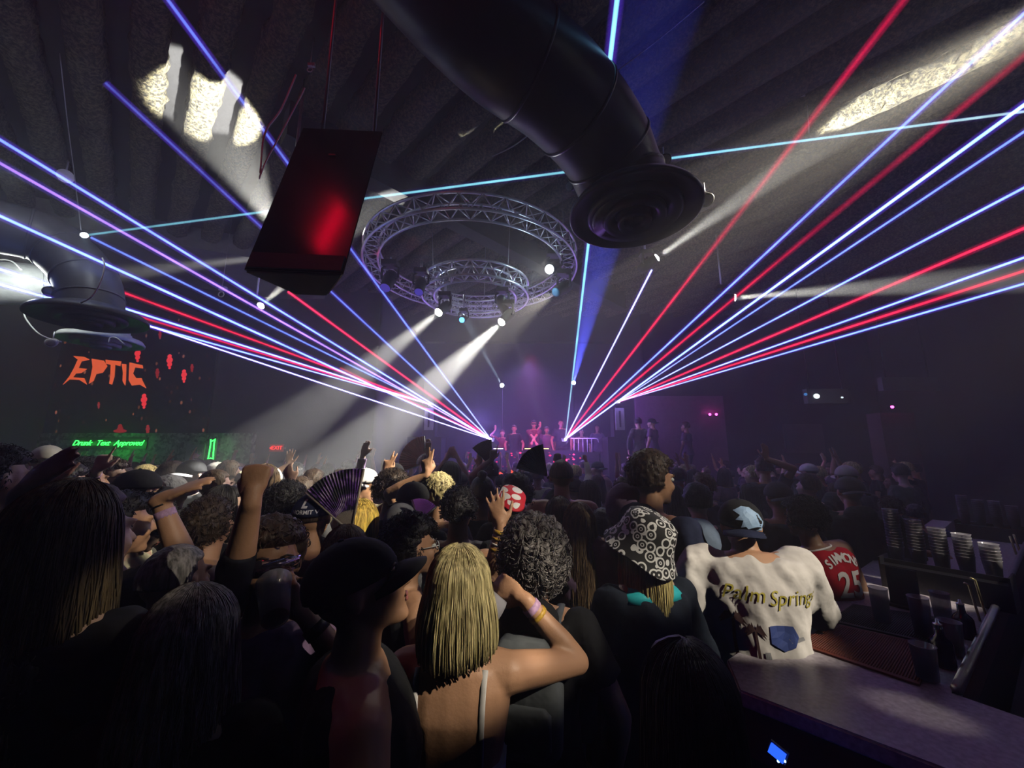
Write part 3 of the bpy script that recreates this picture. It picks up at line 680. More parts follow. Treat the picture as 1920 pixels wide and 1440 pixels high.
for s_, x_ in (('Drunk', -.66), ('Text', -.15), ('Approved', .48)):
    o = sign_text(s_, 'neon_word', ng, .185, M_neon, (x_ * 1.02, -.02, 0), shear=.45, extrude=.006, spacing=.95)
obj('backing', MB().box((0, .06, 0), (1.8, .03, .3)), mat('clear_backing', (.02, .05, .02), .2), ng, smooth=False)
p = P(397, 842, 9.7)
nb_ = thing('neon_bottle', 'small upright green neon figure right of the neon script sign', 'neon sign', p)
obj('neon_tube', MB().tube([(-.06, 0, .24), (-.03, 0, .18), (.0, 0, .21), (.05, 0, .25), (.04, 0, .14), (.05, 0, 0), (.06, 0, -.18), (.07, 0, -.24), (0, 0, -.22), (-.06, 0, -.24), (-.05, 0, -.1), (-.045, 0, .1), (-.06, 0, .24)], .015, 8), M_neon, nb_)
obj('mount', MB().box((0, .05, 0), (.2, .03, .5)).box((0, .16, 0), (.04, .24, .04)), M_black, nb_, smooth=False)
lamp('neon_spill', 'POINT', P(205, 838, 9.45), 5, (.02, 1, .08), size=.2)
lamp('neon_spill', 'POINT', P(397, 842, 9.5), 1.0, (.02, 1, .08), size=.1)
p = P(366, 849, 9.72)
ps = thing('wall_poster', 'pale poster with small text between the green neon signs', 'poster', p)
obj('sheet', MB().box((0, 0, 0), (.46, .02, .42)), mat('poster_paper', (.3, .33, .3), .7), ps, smooth=False)
for s_, z_ in (('COOL', .04), ('IT', -.07)): sign_text(s_, 'print', ps, .1, M_black, (0.05, -.014, z_))
p = P(517, 840, 9.6)
ex = thing('exit_sign', 'red lit EXIT sign with an arrow above the crowd on the left', 'exit sign', p)
obj('case', MB().box((0, .04, 0), (.32, .06, .18)), mat('exit_case', (.25, .01, .01), .4, emit=(1, .01, .01), es=.06), ex, smooth=False)
M_ex = glow('exit_letters', (1, .015, .015), 2.2, False)
sign_text('EXIT', 'lettering', ex, .13, M_ex, (.025, 0, 0), spacing=1.0)
obj('arrow', MB().prism([(-.15, 0), (-.11, .035), (-.11, -.035)], -.003, .003, Matrix(((1, 0, 0, 0), (0, 0, 1, 0), (0, 1, 0, 0), (0, 0, 0, 1)))), M_ex, ex, smooth=False)
obj('bracket', MB().box((0, .24, 0), (.05, .36, .05)), M_black, ex, smooth=False)
lamp('exit_glow', 'POINT', p + Vector((0, -.25, 0)), .5, (1, .02, .02), size=.05)
# right side: mauve wall, pink lamps, hanging panels
q0, q1 = P(1200, 742, 11.85), P(1358, 860, 11.85)
pw_ = obj('wall_mauve', MB().box(((q0.x + q1.x) / 2 + .6 - .6, 11.93, q0.z / 2), (q1.x - q0.x + .3, .12, q0.z)), M_pinkwall, kind='structure', smooth=False)
M_pk = glow('pink_lamp', (1, .05, .55), 14, False)
def pink(px, py, y, label, e=1.6):
    p_ = P(px, py, y); t_ = thing('pink_wall_light', label, 'wall light', p_, 0, 'small pink wall lights')
    obj('bulb', MB().ell((0, 0, 0), (.035, .035, .035)), M_pk, t_); obj('bracket', MB().box((0, .06, -.02), (.06, .1, .05)), M_black, t_, smooth=False)
    lamp('pink_glow', 'POINT', p_ + Vector((0, -.1, 0)), e, (1, .05, .6), t_, size=.04)
pink(1331, 777, 11.75, 'pink lamp on the mauve wall, left one of the pair')
pink(1343, 777, 11.75, 'pink lamp on the mauve wall, right one of the pair')
pink(1673, 763, 10.0, 'single pink lamp over the pillar at the right', .8)
obj('pillar', MB().box((P(1686, 800, 10.1).x, 10.3, 1.5), (.9, .4, 3.0)), mat('brick_pillar', (.22, .12, .16), .8, bump=.5, bscale=20), kind='structure', smooth=False)
for (xa, ya, xb, yb, d_, lab, mm) in ((1508, 730, 1592, 757, 8.5, 'dark hanging display catching a small white glare', mat('display_dark', (.07, .075, .08), .2)), (1648, 708, 1758, 733, 8.5, 'pale grey hanging panel at the right', mat('panel_grey', (.2, .2, .22), .6))):
    a_1, b_1 = P(xa, ya, d_), P(xb, yb, d_)
    t_ = thing('hanging_display', lab, 'display', ((a_1.x + b_1.x) / 2, d_, b_1.z))
    obj('case', MB().box((0, 0, (a_1.z - b_1.z) / 2), (b_1.x - a_1.x, .12, a_1.z - b_1.z)), mm, t_, smooth=False)
    for k in (-1, 1): obj('hanger', MB().tube([((b_1.x - a_1.x) * .38 * k, 0, .2), ((b_1.x - a_1.x) * .38 * k, 0, ZC - b_1.z + .2)], .015, 6), M_black, t_)
    if xa == 1508:
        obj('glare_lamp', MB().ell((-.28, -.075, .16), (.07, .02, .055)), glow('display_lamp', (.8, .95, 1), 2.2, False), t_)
        obj('blue_lamp', MB().ell((-.52, -.075, .2), (.04, .02, .03)), glow('display_blue', (.1, .4, 1), .5, False), t_)
        obj('small_lamp', MB().ell((.28, -.075, .13), (.025, .02, .02)), glow('display_small', (.8, .95, 1), 1.2, False), t_)
M_pnl = mat('wall_panel_grey', (.10, .08, .10), .8, bump=.3)
for (xa, ya, xb, yb, lab) in ((1470, 795, 1550, 850, 'dim grey wall panel left of the brick pillar'), (1790, 775, 1910, 830, 'dim brownish wall panel near the right edge')):
    a_1, b_1 = P(xa, ya, 11.8), P(xb, yb, 11.8)
    tag(obj('wall_panel', MB().box(((a_1.x + b_1.x) / 2, 11.86, (a_1.z + b_1.z) / 2), (b_1.x - a_1.x, .08, a_1.z - b_1.z)), M_pnl, smooth=False), lab, 'wall panel')
p = P(1900, 880, 11.93)
tag(obj('notice', MB().box(p, (.5, .12, .55)), mat('notice_paper', (.35, .32, .36), .7), smooth=False), 'small pale notice at the right edge above the bar', 'notice')
# ------------------------------------------------------------------ people: one continuous skin each, grown from limbs and fused
SKIN = [mat('skin_light', (.62, .40, .30), .5, var=.05, scale=6, bump=.05, bscale=90), mat('skin_tan', (.54, .29, .17), .5, var=.05, scale=6, bump=.05, bscale=90),
        mat('skin_brown', (.26, .14, .09), .5, var=.05, scale=6, bump=.05, bscale=90)]
def hair_mat(name, c, c2=None, rough=.58):
    m = bpy.data.materials.new(name); n, l = nodes(m); b = n['Principled BSDF']; b.inputs['Roughness'].default_value = rough
    tc = n.new('ShaderNodeTexCoord'); mp = n.new('ShaderNodeMapping'); mp.inputs['Scale'].default_value = (90, 90, 5); l.new(tc.outputs['Object'], mp.inputs[0])
    t = n.new('ShaderNodeTexNoise'); t.inputs['Scale'].default_value = 1; t.inputs['Detail'].default_value = 3; l.new(mp.outputs[0], t.inputs['Vector'])
    r = n.new('ShaderNodeValToRGB'); e = r.color_ramp.elements
    e[0].position = .35; e[0].color = (*[x * .45 for x in c], 1); e[1].position = .65; e[1].color = (*(c2 or [min(1, x * 1.4) for x in c]), 1)
    l.new(t.outputs['Fac'], r.inputs[0]); l.new(r.outputs[0], b.inputs['Base Color'])
    bp = n.new('ShaderNodeBump'); bp.inputs['Strength'].default_value = .5; bp.inputs['Distance'].default_value = .01
    l.new(t.outputs['Fac'], bp.inputs['Height']); l.new(bp.outputs[0], b.inputs['Normal'])
    return m
H_BLACK = hair_mat('hair_black', (.012, .010, .010)); H_BROWN = hair_mat('hair_brown', (.055, .032, .018)); H_LIGHT = hair_mat('hair_light_brown', (.16, .10, .05))
H_BLOND = hair_mat('hair_blonde', (.46, .36, .13), (.75, .62, .30)); H_GOLD = hair_mat('hair_golden', (.72, .42, .04), (.95, .66, .12)); H_GREY = hair_mat('hair_greying', (.10, .09, .08), (.3, .27, .26))
def cloth(name, c, rough=.85, var=.1, b=.6, s=9): return mat(name, c, rough, var=var, bump=b, bscale=s, spec=.25)
T_BLACK = cloth('cloth_black', (.014, .014, .016)); T_GREY = cloth('cloth_grey', (.10, .10, .11)); T_WHITE = cloth('cloth_white', (.72, .68, .66)); T_CREAM = cloth('cloth_cream', (.62, .58, .42))
T_NAVY = cloth('cloth_navy', (.015, .02, .055)); T_RED = cloth('cloth_red', (.40, .008, .02)); T_OLIVE = cloth('cloth_olive', (.10, .12, .09)); T_BLUEGREY = cloth('cloth_blue_grey', (.16, .21, .30))
T_MAROON = cloth('cloth_maroon', (.14, .03, .05)); T_PURPLE = cloth('cloth_mauve', (.16, .10, .18)); T_DENIM = cloth('cloth_dark_denim', (.014, .020, .034)); T_BLUE = cloth('cloth_blue', (.02, .025, .16))
def superring(z, hw, hd, yo=0, n=20, e=2.4):
    out = []
    for i in range(n):
        a = 2 * math.pi * i / n; ca, sa = math.cos(a), math.sin(a)
        out.append(Vector((math.copysign(abs(ca) ** (2 / e), ca) * hw, math.copysign(abs(sa) ** (2 / e), sa) * hd + yo, z)))
    return out
def fuse(mb, name, vox, smooth=4, wr=0.0, seed=0):
    me = mb.mesh(name); o = bpy.data.objects.new('tmp', me); C.objects.link(o)
    m = o.modifiers.new('r', 'REMESH'); m.mode = 'VOXEL'; m.voxel_size = vox; m.adaptivity = 0
    s = o.modifiers.new('s', 'SMOOTH'); s.factor = .5; s.iterations = smooth
    dg = bpy.context.evaluated_depsgraph_get(); dg.update()
    out = bpy.data.meshes.new_from_object(o.evaluated_get(dg)); bpy.data.objects.remove(o); bpy.data.meshes.remove(me)
    if wr:
        out.update(); N_ = [v.normal.copy() for v in out.vertices]
        for v, nn in zip(out.vertices, N_):
            p = v.co; k = noise.noise(Vector((p.x * 9 + seed, p.y * 9, p.z * 5))) + .5 * noise.noise(Vector((p.x * 20, p.y * 20 + seed, p.z * 14 + p.x * 10)))
            v.co = p + nn * k * wr
    out.polygons.foreach_set('use_smooth', [True] * len(out.polygons)); out.name = name; out.update()
    return out
class Pose: pass
def make_pose(lean=0, side=0, head=(0, 0, 0), arms=(None, None), fem=0, stance=0, bulk=1.0, drop=.022):
    """arms: (right, left); each None or dict(w=wrist, e=elbow hint, d=hand direction, n=palm normal, p=hand pose), body space, facing +Y"""
    q = Pose(); q.fem = fem; q.bulk = bulk
    B = Matrix.Rotation(-lean, 3, 'X') @ Matrix.Rotation(side, 3, 'Y'); piv = Vector((0, 0, .97))
    q.bend = lambda v: (piv + B @ (Vector(v) - piv)) if Vector(v).z > .97 else Vector(v)
    q.B = B
    q.neck = q.bend((0, 0.0, 1.55 - drop))
    hy, hp, hr = head
    q.HR = (Matrix.Rotation(hy, 3, 'Z') @ Matrix.Rotation(-hp, 3, 'X') @ Matrix.Rotation(hr, 3, 'Y'))
    q.hc = q.neck + q.HR @ Vector((0, .02, .09))
    q.HM = Matrix.Translation(q.hc) @ q.HR.to_4x4()
    sw = .168 * (1 - .1 * fem) * bulk
    q.arm = []
    for k, a in zip((1, -1), arms):
        S = q.bend((k * sw, -.005, 1.405))
        if a is None:
            a = dict(w=q.bend((k * (sw + .10), .10, .90)), e=(k * 1, -.6, 0), d=(0, .15, -1), n=(-k, 0, 0), p='relaxed')
        Wd = Vector(a['w']) - S; L1, L2 = .295, .262; D = Wd.length
        if D > (L1 + L2) * .995:
            sc = min(D / ((L1 + L2) * .995), 1.12); L1 *= sc; L2 *= sc
            if D > (L1 + L2) * .999: Wd = Wd.normalized() * (L1 + L2) * .999; D = Wd.length
        D = max(D, .12); t = Wd.normalized()
        x = (D * D + L1 * L1 - L2 * L2) / (2 * D); h = math.sqrt(max(0, L1 * L1 - x * x))
        eh = Vector(a.get('e', (k, -.4, -.6))); eh = (eh - t * eh.dot(t)).normalized()
        E_ = S + t * x + eh * h; W_ = S + t * D
        q.arm.append((S, E_, W_, a, k))
    st = stance
    q.legs = []
    for k in (1, -1):
        q.legs.append((Vector((k * .085, 0, .93)), Vector((k * (.10 + .02 * st), .03 + .03 * k * st, .50)), Vector((k * (.11 + .05 * st), -.03 + .06 * k * st, .09)), k))
    return q
def hand_geo(mb, W_, d, n, k, pose, fr=.0082):
    d = Vector(d).normalized(); n = Vector(n); n = (n - d * n.dot(d)).normalized(); s_ = d.cross(n) * 1.0
    # thumb side
    th = s_ * k * -1.0 if False else s_ * (1 if k > 0 else -1)
    pc = W_ + d * .055
    Rm = Matrix((s_, d, n)).transposed()
    mb.ell(pc, (.040, .052, .0155), 12, R=Rm)
    mb.cone(W_ - d * .01, W_ + d * .03, .026, .026, 10)
    curls = {'open': (8, 8, 8, 8), 'relaxed': (28, 30, 34, 38), 'fist': (88, 90, 92, 92), 'point': (4, 85, 90, 92), 'peace': (3, 5, 88, 92), 'hold': (42, 44, 46, 48), 'spread': (4, 4, 6, 8)}[pose]
    lens = (.072, .080, .074, .058); spread = {'open': .05, 'spread': .16, 'peace': .12}.get(pose, .02)
    for i in range(4):
        off = (1.5 - i) * .0205
        root = W_ + d * (.095 - abs(1.2 - i) * .004) + th * off
        dd = (d + th * (1.5 - i) * spread).normalized(); c = math.radians(curls[i]); L = lens[i]; p0 = root - dd * .02; cur = 0; r = fr
        mb.cone(p0, root, r * 1.08, r * 1.05, 8)
        p = root
        for seg, kk in ((.46, .9), (.30, 1.0), (.24, .75)):
            cur += c * kk
            v = dd * math.cos(cur) + n * math.sin(cur)
            q2 = p + v * L * seg; mb.cone(p, q2, r, r * .93, 8); p = q2; r *= .93
    tc = {'open': .2, 'spread': .1, 'relaxed': .5, 'hold': .55, 'point': .3}.get(pose, .9)
    b0 = W_ + d * .022 + th * .022
    v1 = (th * (.85 - .35 * tc) + d * .7 + n * .25 * (1 + tc)).normalized()
    p1 = b0 + v1 * .042; v2 = (d * .85 + th * (.45 - tc * .9) + n * (.2 + .6 * tc)).normalized(); p2 = p1 + v2 * .030; p3 = p2 + v2 * .026
    mb.cone(b0, p1, .015, fr * 1.3, 8); mb.cone(p1, p2, fr * 1.25, fr * 1.12, 8); mb.cone(p2, p3, fr * 1.12, fr * .95, 8)
def torso_rings(q, off=0.0, top=True, z0=None):
    f = q.fem; b = q.bulk
    R_ = [(.84, .14, .10, 0), (.93, .165 + .008 * f, .118, -.012), (1.02, .152, .108, -.004), (1.12, .138 - .014 * f, .10, .006), (1.23, .155 - .012 * f, .112 + .006 * f, .012),
          (1.32, .172 - .014 * f, .118 + .01 * f, .008), (1.385, .178 - .016 * f, .104, -.004), (1.43, .150 - .014 * f, .082, -.014)]
    if top: R_.append((1.468, .075, .062, -.012))
    out = []
    for z, hw, hd, yo in R_:
        if z0 and z < z0: continue
        ring = superring(z, (hw + off) * b, (hd + off) * b, yo)
        out.append([q.bend(p) for p in ring])
    return out
def body_mesh(q, name, vox, face=True, hands=True, fr=.0082):
    mb = MB(); mb.loft(torso_rings(q))
    mb.cone(q.bend((0, -.018, 1.42)), q.neck + Vector((0, -.005, .02)), .062 - .01 * q.fem, .053 - .008 * q.fem, 14)
    H = q.HM
    mb.ell((0, -.018, .022), (.075, .095, .093), 18, M=H); mb.ell((0, .022, -.022), (.062, .074, .086), 16, M=H)
    mb.cone((0, .01, -.055), (0, .062, -.083), .040, .030, 12, M=H); mb.ell((0, .075, -.093), (.022, .02, .018), M=H)
    if face:
        for k in (-1, 1):
            mb.ell((k * .036, .066, -.026), (.024, .022, .024), 10, M=H); mb.ell((k * .077, -.008, -.004), (.010, .020, .031), 10, M=H)
            mb.ell((k * .030, .082, .027), (.024, .014, .009), 10, M=H)
        mb.cone((0, .086, .018), (0, .112, -.022), .007, .012, 10, M=H); mb.ell((0, .099, -.024), (.018, .013, .009), 10, M=H)
        mb.ell((0, .088, -.052), (.024, .012, .007), 10, M=H); mb.ell((0, .086, -.064), (.021, .012, .007), 10, M=H)
    b = q.bulk
    for S, E_, W_, a, k in q.arm:
        mb.cone(S - q.B @ Vector((k * .07, 0, .0)), S, .070, .057 * b, 12)
        mb.cone(S, S + (E_ - S) * .45, .056 * b, .049 * b, 12); mb.cone(S + (E_ - S) * .45, E_, .049 * b, .038 * b, 12)
        m_ = E_ + (W_ - E_) * .3
        mb.cone(E_, m_, .039 * b, .042 * b, 12); mb.cone(m_, W_, .042 * b, .027, 12)
        if hands: hand_geo(mb, W_, a.get('d', W_ - E_), a.get('n', (0, 1, 0)), k, a.get('p', 'relaxed'), fr)
    for h, kn, an, k in q.legs:
        mb.cone(h, kn, .088, .056, 12); mb.cone(kn, kn + (an - kn) * .3, .055, .056, 12); mb.cone(kn + (an - kn) * .3, an, .056, .036, 12)
        mb.cone(an + Vector((0, -.03, -.045)), an + Vector((k * .02, .15, -.055)), .038, .028, 10)
    return fuse(mb, name, vox, 5)
def shirt_mesh(q, name, vox, sleeve=.6, off=.014, long=0, hem=.86, wr=.012, seed=0, hood=0):
    mb = MB(); rr = torso_rings(q, off, top=False)[1:]
    rr = [[p - Vector((0, 0, .03)) if i == 0 else p for p in r_] for i, r_ in enumerate(rr)]
    rr[0] = [Vector((p.x * 1.07, p.y * 1.1, p.z - .03)) for p in rr[0]]
    rr.append([q.bend(p) for p in superring(1.455, .092, .072, -.014)])
    mb.loft(rr)
    if long: mb.loft([[q.bend(p) for p in superring(z, (hw + off), (hd + off), -.01)] for z, hw, hd in ((hem - long, .185, .135), (hem, .18, .13), (.95, .17, .12))])
    if sleeve:
        for S, E_, W_, a, k in q.arm:
            b = q.bulk
            mb.cone(S - q.B @ Vector((k * .12, 0, .02)), S, .074, .072 * b, 12); mb.cone(S - q.B @ Vector((k * .06, 0, .11)), S + (E_ - S) * .5, .07, .058, 12)
            if sleeve <= 1: mb.tube([S, S + (E_ - S) * sleeve * .5, S + (E_ - S) * sleeve], [.07 * b, .068 * b, .070 * b], 14)
            else:
                mb.cone(S, E_, .067 * b, .056 * b, 12); fr_ = .92 if sleeve >= 1.5 else sleeve - 1; mb.tube([E_, E_ + (W_ - E_) * fr_ * .5, E_ + (W_ - E_) * fr_], [.056 * b, .052 * b, .048 * b], 14)
    if hood: mb.ell(q.bend((0, -.10, 1.46)), (.11, .06, .07), 14)
    return fuse(mb, name, vox, 3, wr, seed)
def trouser_mesh(q, name, vox):
    mb = MB(); mb.loft([superring(z, hw, hd, -.008) for z, hw, hd in ((.80, .15, .11), (.88, .165, .12), (.97, .150, .108))])
    for h, kn, an, k in q.legs:
        mb.cone(h, kn, .10, .075, 12); mb.tube([kn, kn + (an - kn) * .5, an + Vector((0, 0, .02))], [.076, .07, .066], 12)
    return fuse(mb, name, vox, 3, .008)
def shoes_mesh(q):
    mb = MB()
    for h, kn, an, k in q.legs:
        a0 = an + Vector((0, -.04, -.05)); a1 = an + Vector((k * .02, .17, -.055))
        mb.cone(a0, a1, .04, .036, 12).box((a0 + a1) / 2 + Vector((0, 0, -.025)), (.085, .28, .025))
    return fuse(mb, 'shoes', .012, 2)
def ico_dirs(sub):
    bmx = bmesh.new(); bmesh.ops.create_icosphere(bmx, subdivisions=sub, radius=1)
    v = [x.co.copy() for x in bmx.verts]; f = [tuple(y.index for y in x.verts) for x in bmx.faces]; bmx.free(); return v, f
ICO = {k: ico_dirs(k) for k in (4, 5)}
def sst(a, b, x): x = min(1, max(0, (x - a) / (b - a))); return x * x * (3 - 2 * x)
def hair_cap(name, thick=.016, amp=.005, fq=22, nape=-.45, front=.42, sub=4, seed=0, lump=0):
    vs, fs = ICO[sub]; out = []
    for d in vs:
        face = sst(.15, .45, d.y) * (1 - sst(front - .12, front + .12, d.z))
        low = 1 - sst(nape - .12, nape + .12, d.z + .25 * max(0, d.y))
        side = sst(.0, .2, d.y) * (1 - sst(-.05, .2, d.z))
        m = (1 - face) * (1 - low) * (1 - side)
        nz = noise.noise(d * fq * .25 + Vector((seed, 0, 0))) + .6 * noise.noise(d * fq * .7 + Vector((0, seed, 0)))
        if lump: nz += abs(noise.noise(d * fq * 1.3)) * 1.4
        off = -.028 + (.028 + thick + amp * nz + lump * max(0, d.z + .2)) * m
        out.append(Vector((d.x * (.077 + off), d.y * (.097 + off) - .018, d.z * (.095 + off) + .022)))
    mb = MB(); mb.v = [tuple(p) for p in out]; mb.f = list(fs); return mb
def drape_path(phi, L, flare, rnd_=0.0, start=.05):
    # from the crown down over the back of the head and straight down
    pts = []; sx, sy = math.sin(phi), -math.cos(phi)
    for i in range(7):
        a = math.radians(4 + 86 * i / 6 ); r = math.sin(a)
        pts.append(Vector((sx * r * (.093 + rnd_), sy * r * (.113 + rnd_) - .018, math.cos(a) * (.112 + rnd_) + .022)))
    n = 8; z0 = .022
    for i in range(1, n + 1):
        t = i / n; k = 1 + flare * math.sin(t * math.pi * .55) - .10 * t
        pts.append(Vector((sx * (.093 + rnd_) * k, sy * (.113 + rnd_) * k - .018, z0 - t * (L - .0))))
    return pts
def hair_long(name, L=.3, arc=115, flare=.15, strands=0, seed=0, wave=.0, groove=.005):
    mb = MB(); N = 44; rnd_ = random.Random(seed); A = math.radians(arc)
    outer = []; inner = []
    for j in range(N + 1):
        phi = -A + 2 * A * j / N
        l_ = L * (1 - .08 * abs(noise.noise(Vector((phi * 6, seed, 0)))) )
        p = drape_path(phi, l_, flare); o = []; i_ = []
        for t, v in enumerate(p):
            g = groove * noise.noise(Vector((phi * 9, t * .25, seed))) + groove * .6 * noise.noise(Vector((phi * 26, t * .2, seed)))
            wv = wave * math.sin(t * 1.1 + phi * 3) * (t / len(p))
            dirv = Vector((math.sin(phi), -math.cos(phi), 0)); side = Vector((math.cos(phi), math.sin(phi), 0))
            o.append(v + dirv * (g) + side * wv); i_.append(v - dirv * .022 - Vector((0, 0, .012 if t < 7 else 0)) + side * wv)
        outer.append(o); inner.append(i_)
    rings = [outer[j] + inner[j][::-1] for j in range(N + 1)]
    mb.loft(rings)
    for s_ in range(strands):
        phi = rnd_.uniform(-A, A); p = drape_path(phi, L * rnd_.uniform(.82, 1.06), flare * rnd_.uniform(.7, 1.2), rnd_.uniform(.0, .006))
        ph = rnd_.uniform(0, 6.28); side = Vector((math.cos(phi), math.sin(phi), 0))
        p = [v + side * (wave * math.sin(t * 1.1 + ph) * (t / len(p)) + .003 * noise.noise(Vector((t * .4, ph, s_)))) for t, v in enumerate(p)]
        st = rnd_.choice((0, 2, 4)); p = p[st:]
        mb.tube(p, [.0011 + .0009 * math.sin(math.pi * min(1, i / len(p))) for i in range(len(p))], 3)
    return mb
def curls(mb, n, thick, rad, seed, nape=-.45, front=.4):
    rnd_ = random.Random(seed)
    for i in range(n):
        z = rnd_.uniform(nape, 1); a = rnd_.uniform(0, 6.283); r = math.sqrt(1 - z * z); d = Vector((r * math.cos(a), r * math.sin(a), z))
        if d.y > .2 and d.z < front: continue
        c = Vector((d.x * (.077 + thick), d.y * (.097 + thick) - .018, d.z * (.095 + thick) + .022)); u = d.orthogonal().normalized(); v = d.cross(u); R_ = rad * rnd_.uniform(.6, 1.2)
        u2 = (u * math.cos(a * 7) + v * math.sin(a * 7)); v2 = d * .8 + v * .4
        t0 = rnd_.uniform(0, 6); pts = [c + (u2 * math.cos(t0 + t) + v2 * math.sin(t0 + t)) * R_ + d * .002 * t for t in [q_ * .8 for q_ in range(7)]]
        mb.tube(pts, [.0016] * 7, 3)
    return mb
def dome(r=(.093, .115, .096), c=(0, -.016, .032), z0=-.1, n=40):
    mb = MB(); rings = []
    for i in range(12):
        a = math.radians(3 + i * (87 + z0 * -60) / 11)
        rings.append([Vector((math.sin(a) * math.cos(2 * math.pi * j / n) * r[0] + c[0], math.sin(a) * math.sin(2 * math.pi * j / n) * r[1] + c[1], math.cos(a) * r[2] + c[2])) for j in range(n)])
    inn = [[Vector(((p.x - c[0]) * .95 + c[0], (p.y - c[1]) * .95 + c[1], p.z)) for p in rings[-1]], [Vector(((p.x - c[0]) * .9 + c[0], (p.y - c[1]) * .9 + c[1], p.z + .04)) for p in rings[-1]]]
    mb.loft((rings + inn)[::-1]); return mb
def brim(fwd=1, ln=.075, r=(.093, .115), c=(0, -.016, .03), droop=.02, arc=62, z=.022):
    mb = MB(); N = 16; rows = []
    for j in range(N + 1):
        a = math.radians(-arc + 2 * arc * j / N); e = math.cos(a * 90 / arc) ** .6 if abs(a * 90 / arc) < math.pi / 2 else 0
        dx, dy = math.sin(a), math.cos(a); row = []
        for t in (0, .33, .66, 1):
            row.append(Vector((dx * (r[0] * .97 + ln * t * e * .45) + c[0], (dy * r[1] * .97 + ln * t * e) * fwd + c[1], z - droop * (dx * dx) * 1.6 - .012 * t * t)))
        rows.append(row)
    rings = [[p + Vector((0, 0, .002)) for p in row] + [p - Vector((0, 0, .002)) for p in row[::-1]] for row in rows]
    return mb.loft(rings)
HP = math.pi
def rot2(v, a): return Vector((v.x * math.cos(a) - v.y * math.sin(a), v.x * math.sin(a) + v.y * math.cos(a), v.z))
def hair_geo(style, near, seed=0):
    k = 5 if near else 4
    if style == 'hatted': return hair_cap('hair', .004, .001, 20, nape=-.35, sub=4, seed=seed)
    if style == 'short':
        mb = hair_cap('hair', .013, .008, 34, sub=k, seed=seed, lump=.005); return curls(mb, 700 if near else 90, .018, .008, seed)
    if style == 'crop': return hair_cap('hair', .006, .002, 30, nape=-.3, sub=k, seed=seed)
    if style == 'curly':
        mb = hair_cap('hair', .024, .012, 30, nape=-.5, sub=k, seed=seed, lump=.006); return curls(mb, 900 if near else 90, .03, .013, seed)
    if style == 'bigcurly':
        mb = hair_cap('hair', .042, .02, 26, nape=-.7, front=.45, sub=k, seed=seed, lump=.012); return curls(mb, 1500 if near else 120, .052, .016, seed, nape=-.75)
    if style == 'tuft':
        mb = hair_cap('hair', .014, .008, 34, sub=k, seed=seed, lump=.02); return curls(mb, 300 if near else 60, .025, .012, seed, nape=.25)
    if style == 'bun':
        mb = hair_cap('hair', .012, .004, 26, sub=k, seed=seed); return mb.ell((0, -.06, .135), (.035, .035, .03))
    L, arc, fl, wv = {'bob': (.18, 120, .28, .0), 'long': (.36, 112, .16, .004), 'verylong': (.46, 112, .34, .008), 'wavy': (.30, 112, .26, .012)}[style]
    mb = hair_cap('hair', .016, .004, 20, front=.5, sub=4, seed=seed)
    h2 = hair_long('hair', L, arc, fl, 1300 if near else 60, seed, wv, .006 if near else .008)
    return mb.add(h2.v, h2.f)
_hair_cache = {}
M_eye = mat('eye_white', (.8, .8, .78), .2); M_iris = mat('iris_dark', (.03, .02, .015), .2); M_lip = mat('lips', (.45, .14, .12), .4)
def add_face(o, q):
    e = obj('eyes', MB().ell((.031, .081, .008), (.0135, .0125, .0105), 12, M=q.HM).ell((-.031, .081, .008), (.0135, .0125, .0105), 12, M=q.HM), M_eye, o)
    obj('irises', MB().ell((.031, .0925, .008), (.0055, .002, .0055), 10, M=q.HM).ell((-.031, .0925, .008), (.0055, .002, .0055), 10, M=q.HM), M_iris, e)
    obj('lips', MB().ell((0, .0985, -.0525), (.020, .004, .0045), 10, M=q.HM).ell((0, .096, -.0625), (.017, .005, .0055), 10, M=q.HM), M_lip, o)
    for k_ in (-1, 1): obj('eyebrow', MB().tube([(k_ * .015, .094, .03), (k_ * .032, .094, .036), (k_ * .05, .082, .03)], .0032, 6, M=q.HM), H_BROWN, o)
